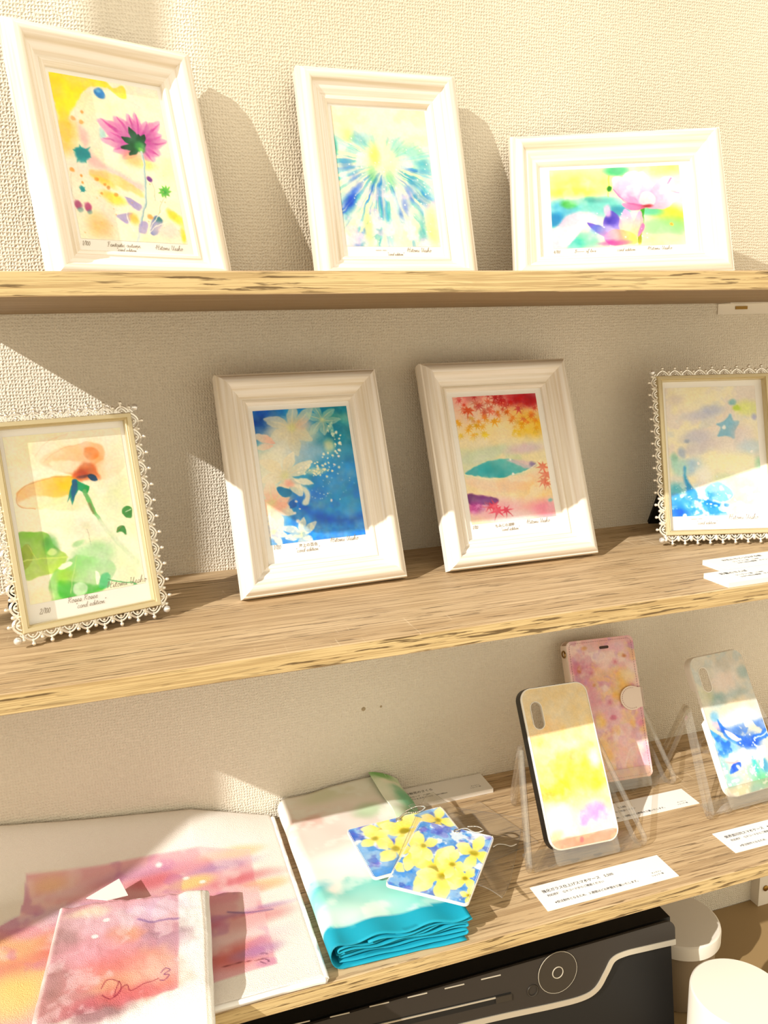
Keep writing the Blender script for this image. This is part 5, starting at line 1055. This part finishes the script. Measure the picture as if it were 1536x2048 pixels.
# ------------------------------------------------------------------ pass cases, sleeves
def pass_case(label, cx, cy, z, rz, w, h, art, tilt=(0, 0)):
    root = thing('pass_case', label, 'pass case', (cx, cy, z), rz, 'floral pass cases'); root.rotation_euler = (tilt[0], tilt[1], rz)
    L = (-math.pi/2, 0, 0)                                       # lay xz shapes flat, face up
    slab = MB().prism(rounded(-w/2, -h/2, w/2, h/2, .004, 5), 0, .0024); me = slab.mesh('case_body', 35)
    b = obj('case_body', me, M_WHITEPL, root, (0, 0, .0024), L)
    pk = in_round(-w/2+.0006, .0006, w/2-.0006, h-.0006, .004)
    obj('picture', art(w, h).build('picture', pk), M_GLOSSART, root, (0, -h/2, .0026), L)
    st = MB()
    for s in (-1, 1):
        for i in range(int(h/.0022)): st.tube([(s*(w/2-.0014), -h/2+.002+i*.0022, .0027), (s*(w/2-.0014), -h/2+.0034+i*.0022, .0027)], .0002, 4)
    obj('stitching', st.mesh('stitching'), M_PAPER, root)
    obj('grommet', MB().tube([(w*.02+.0024*math.cos(a), h/2-.0052+.0024*math.sin(a), .0030) for a in np.linspace(0, 2*math.pi, 13)[:-1]], .0007, 6, True).mesh('grommet', 60), M_CHROME, root)
    ch = MB(); pth = catmull([(w*.02, h/2-.005), (w*.12, h/2+.001), (w*.25, h/2-.002), (w*.34, h/2+.003), (w*.26, h/2+.007), (w*.14, h/2+.004)], False, 7)
    for q in pth: ch.ball((q[0], q[1], .0038), .0009, 6, 4)
    obj('ball_chain', ch.mesh('ball_chain', 80), M_CHROME, root)
    return root
def a1(w, h): return art_forsythia(w, h, [(910, 445), (1330, 525), (1180, 920), (720, 810)], 161, [(1215, 625, 110, 20), (870, 620, 120, 10), (990, 720, 170, 35), (1040, 760, 150, 0), (1160, 770, 80, 40), (930, 590, 90, 60), (1190, 870, 60, 10), (760, 690, 80, 30), (1090, 690, 90, 15)])
def a2(w, h): return art_forsythia(w, h, [(505, 465), (1020, 395), (1110, 690), (560, 780)], 171, [(690, 500, 110, 10), (830, 440, 110, 40), (800, 520, 130, 20), (720, 620, 110, 50), (900, 560, 110, 0), (640, 540, 90, 60), (980, 480, 90, 20)])
pass_case('floral pass case of yellow forsythia on blue, lying underneath another', .2165, -.1260, Z3+.0288, .05, .0980, .0740, a2, (.02, .0))
pass_case('floral pass case of yellow forsythia on blue, topmost, with ball chain', .2310, -.1690, Z3+.0338, math.radians(-38.5), .0710, .0960, a1, (.0, .03))
def sleeve(label, pts, zf, seed):
    q = np.array(pts, float); g = np.linspace(0, 1, 36); U, V = np.meshgrid(g, g)
    X = (q[0, 0]*(1-U)+q[1, 0]*U)*(1-V)+(q[3, 0]*(1-U)+q[2, 0]*U)*V; Y = (q[0, 1]*(1-U)+q[1, 1]*U)*(1-V)+(q[3, 1]*(1-U)+q[2, 1]*U)*V
    Z = Z3+zf(X, Y)+.0016*(vnoise(U, V, 4, seed, 2)-.5); v = np.stack([X, Y, Z], -1).reshape(-1, 3); v2 = v-np.array([0, 0, .0009]); n = 36*36
    idx = np.arange(n).reshape(36, 36); f = np.stack([idx[:-1, :-1], idx[1:, :-1], idx[1:, 1:], idx[:-1, 1:]], -1).reshape(-1, 4)
    root = thing('clear_sleeve', label, 'plastic sleeve', (float(X.mean()), float(Y.mean()), Z3), 0, 'clear plastic sleeves'); o_ = (-float(X.mean()), -float(Y.mean()), -Z3)
    obj('film', mesh('film', v, f, 80), M_FILM, root, o_); obj('film', mesh('film', v2, f[:, ::-1], 80), M_FILM, root, o_)
    bd = np.concatenate([idx[0, :], idx[1:, -1], idx[-1, -2::-1], idx[-2:0:-1, 0]]); obj('sealed_edge', MB().tube([v[i] for i in bd], .0004, 4, True).mesh('sealed_edge'), M_ACRYL, root, o_)
dr = lambda hi, a, b: (lambda X, Y: .0022+(hi-.0022)*(1-sstep(a, b, X)))
sleeve('clear plastic sleeve holding the topmost floral pass case', [(.275, -.036), (.351, -.092), (.264, -.219), (.188, -.163)], dr(.0334, .246, .300), 5)
sleeve('clear plastic sleeve lying under the floral pass cases on the wood', [(.236, -.068), (.322, -.050), (.346, -.132), (.256, -.150)], dr(.0280, .240, .285), 9)
ch = MB()
for q in catmull([(.300, -.128), (.306, -.126), (.312, -.129), (.316, -.133), (.322, -.132)], False, 5): ch.ball((q[0], q[1], Z3+.0052), .0010, 6, 4)
tag(obj('ball_chain', ch.mesh('ball_chain', 80), M_CHROME), 'short silver ball chain lying on the clear sleeve', 'chain')

# ------------------------------------------------------------------ below the shelf
ZB = ZC-.740
tag(obj('cabinet_top', MB().box((-.35, -.42, ZB-.025), (.86, -.001, ZB)).mesh('cabinet_top'), M_BROWN), 'dark brown board under the printer and the white tubs', 'cabinet')
TL_ = math.radians(6); PY = -.168; PZ = float(ray((1300, 1848), y=PY)[2])
def pan(px):
    d = CF + (px[0]-768)/FPX*CR - (px[1]-1024)/FPX*CU; nrm = np.array([0, -math.cos(TL_), math.sin(TL_)]); t = np.dot(np.array([0, PY, PZ])-CAM, nrm)/np.dot(d, nrm); q = CAM+t*d
    return (q[0], (PZ-q[2])/math.cos(TL_))
def pw(x, s, out=0.0): return (x, PY-s*math.sin(TL_)-out*math.cos(TL_), PZ-s*math.cos(TL_)+out*math.sin(TL_))
XR = pan((1346, 1872))[0]; XL = -.045; Hs = (PZ-ZB)/math.cos(TL_)
root = thing('printer', 'black inkjet printer with silver curved trim under the lowest shelf', 'printer', ((XL+XR)/2, -.14, ZB)); po = (-(XL+XR)/2, .14, -ZB)
def strip(poly, h0, h1, name, mat, parent=root, sharp=35):
    n = len(poly); v = [pw(x, s, h0) for x, s in poly]+[pw(x, s, h1) for x, s in poly]
    return obj(name, mesh(name, v, [tuple(range(n)), tuple(range(n, 2*n))[::-1]]+[(i, (i+1) % n, n+(i+1) % n, n+i) for i in range(n)], sharp), mat, parent, po if parent is root else (0, 0, 0))
bd = MB(); cs = [(PY+.004, PZ-.002), (PY-(PZ-ZB)*math.tan(TL_), ZB+.001), (-.03, ZB), (-.03, PZ-.012), (-.05, PZ-.002)]
bd.add([(x, y, z) for x in (XL, XR) for y, z in cs], [(0, 1, 2, 3, 4), (9, 8, 7, 6, 5)]+[(i, 5+i, 5+(i+1) % 5, (i+1) % 5) for i in range(5)])
obj('body', bd.mesh('body', 30), M_PRN_BLK, root, po)
sc_px = [(640, 2112), (760, 2082), (903, 2045), (1000, 2022), (1100, 2001), (1158, 1986), (1186, 1969), (1203, 1940), (1219, 1911), (1245, 1897), (1290, 1886), (1344, 1874)]
SC = [tuple(q) for q in catmull([pan(q) for q in sc_px], False, 6)]; SC = [(XL, SC[0][1]+.02)]+SC[:-1]+[(XR, SC[-1][1])]
rc = .010; topc = [(XR, rc)]+[(XR-rc+rc*math.cos(a), rc-rc*math.sin(a)) for a in np.linspace(.15, math.pi/2, 6)]+[(XL, 0)]
strip([(x, s) for x, s in SC]+topc, .001, .0035, 'control_panel', M_PRN_TOP)
q = np.array(SC); d = np.gradient(q, axis=0); nn = np.stack([-d[:, 1], d[:, 0]], -1); nn /= np.linalg.norm(nn, axis=1, keepdims=True); nn *= np.sign(nn[:, 1:2]+1e-9); lo = q+nn*.0056
lo[-1] = (XR, lo[-1][1]); strip([tuple(a) for a in q]+[tuple(a) for a in lo[::-1]], .001, .0044, 'trim', M_PRN_TRIM)
for cx, cy in ((90, 432), (212, 407), (333, 375), (450, 347), (564, 320), (676, 292)):
    a, b = pan((540+(cx-30)/1.542, 1760+(cy+7)/1.542)), pan((540+(cx+30)/1.542, 1760+(cy-7)/1.542))
    strip([(a[0], a[1]-.0005), (b[0], b[1]-.0005), (b[0], b[1]+.0005), (a[0], a[1]+.0005)], .0035, .0039, 'button_mark', M_PRN_MARK)
def ringp(cp, r, name, w=.0006, mat=M_PRN_MARK, h=.0042):
    cx, cs_ = pan(cp); obj(name, MB().tube([pw(cx+r*math.cos(a), cs_+r*math.sin(a), h-.0004) for a in np.linspace(0, 2*math.pi, 33)[:-1]], w, 6, True).mesh(name, 60), mat, root, po)
    return cx, cs_
dc = (540+880/1.542, 1760+276/1.542); M_DIAL = plain('dark_grey_button', (50, 44, 36), .4)
cx, cs_ = pan(dc); strip([(cx+.0205*math.cos(a), cs_+.0205*math.sin(a)) for a in np.linspace(0, 2*math.pi, 37)[:-1]], .0034, .0046, 'dial', M_DIAL)
ringp(dc, .0205, 'dial_ring', .00028, M_PRN_MARK, .0048); ringp(dc, .0055, 'dial_centre_ring', .0005, M_PRN_MARK, .0050)
ringp((540+804/1.542, 1760+333/1.542), .0052, 'round_button', .0008, M_DIAL, .0042)
def seg(a, b, w, h0, h1, name, mat):
    a, b = pan((540+a[0]/1.542, 1760+a[1]/1.542)), pan((540+b[0]/1.542, 1760+b[1]/1.542)); strip([(a[0], a[1]-w), (b[0], b[1]-w), (b[0], b[1]+w), (a[0], a[1]+w)], h0, h1, name, mat)
seg((300, 452), (738, 350), .0040, .0034, .0038, 'slot_recess', M_PRN_BLK); seg((300, 444), (738, 343), .0007, .0036, .0045, 'slot_edge', M_PRN_TRIM); seg((690, 361), (738, 350), .0030, .0038, .0052, 'slot_lever', M_DIAL)

def tub(label, cx, cy, r, ztop, lid):
    root = thing('white_tub', label, 'tub', (cx, cy, ZB), 0, 'round white lidded tubs'); h = ztop-ZB
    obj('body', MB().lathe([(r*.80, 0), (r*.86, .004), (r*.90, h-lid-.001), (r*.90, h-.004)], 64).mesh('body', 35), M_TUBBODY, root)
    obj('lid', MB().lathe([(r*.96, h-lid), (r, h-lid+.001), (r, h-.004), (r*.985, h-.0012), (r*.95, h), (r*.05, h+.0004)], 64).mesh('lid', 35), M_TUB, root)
tub('round white lidded tub tucked back under the shelf beside the printer', .5490, -.0880, .0470, ZC-.650, .0170)
tub('round white lidded tub standing clear of the shelf edge', .4980, -.2400, .0440, ZC-.600, .0900)
tr = struct(obj('trim_1', MB().box((.738, -.014, 0), (.766, -.0002, Z3-TH-.001)).mesh('trim_1'), M_PLASTER))
obj('screw_head', MB().lathe([(.004, 0), (.004, .0012), (.0026, .0022), (.0005, .0025)], 16).mesh('screw_head', 40), M_BRASS, tr, (.748, -.0142, ZC-.715), (math.pi/2, 0, 0))
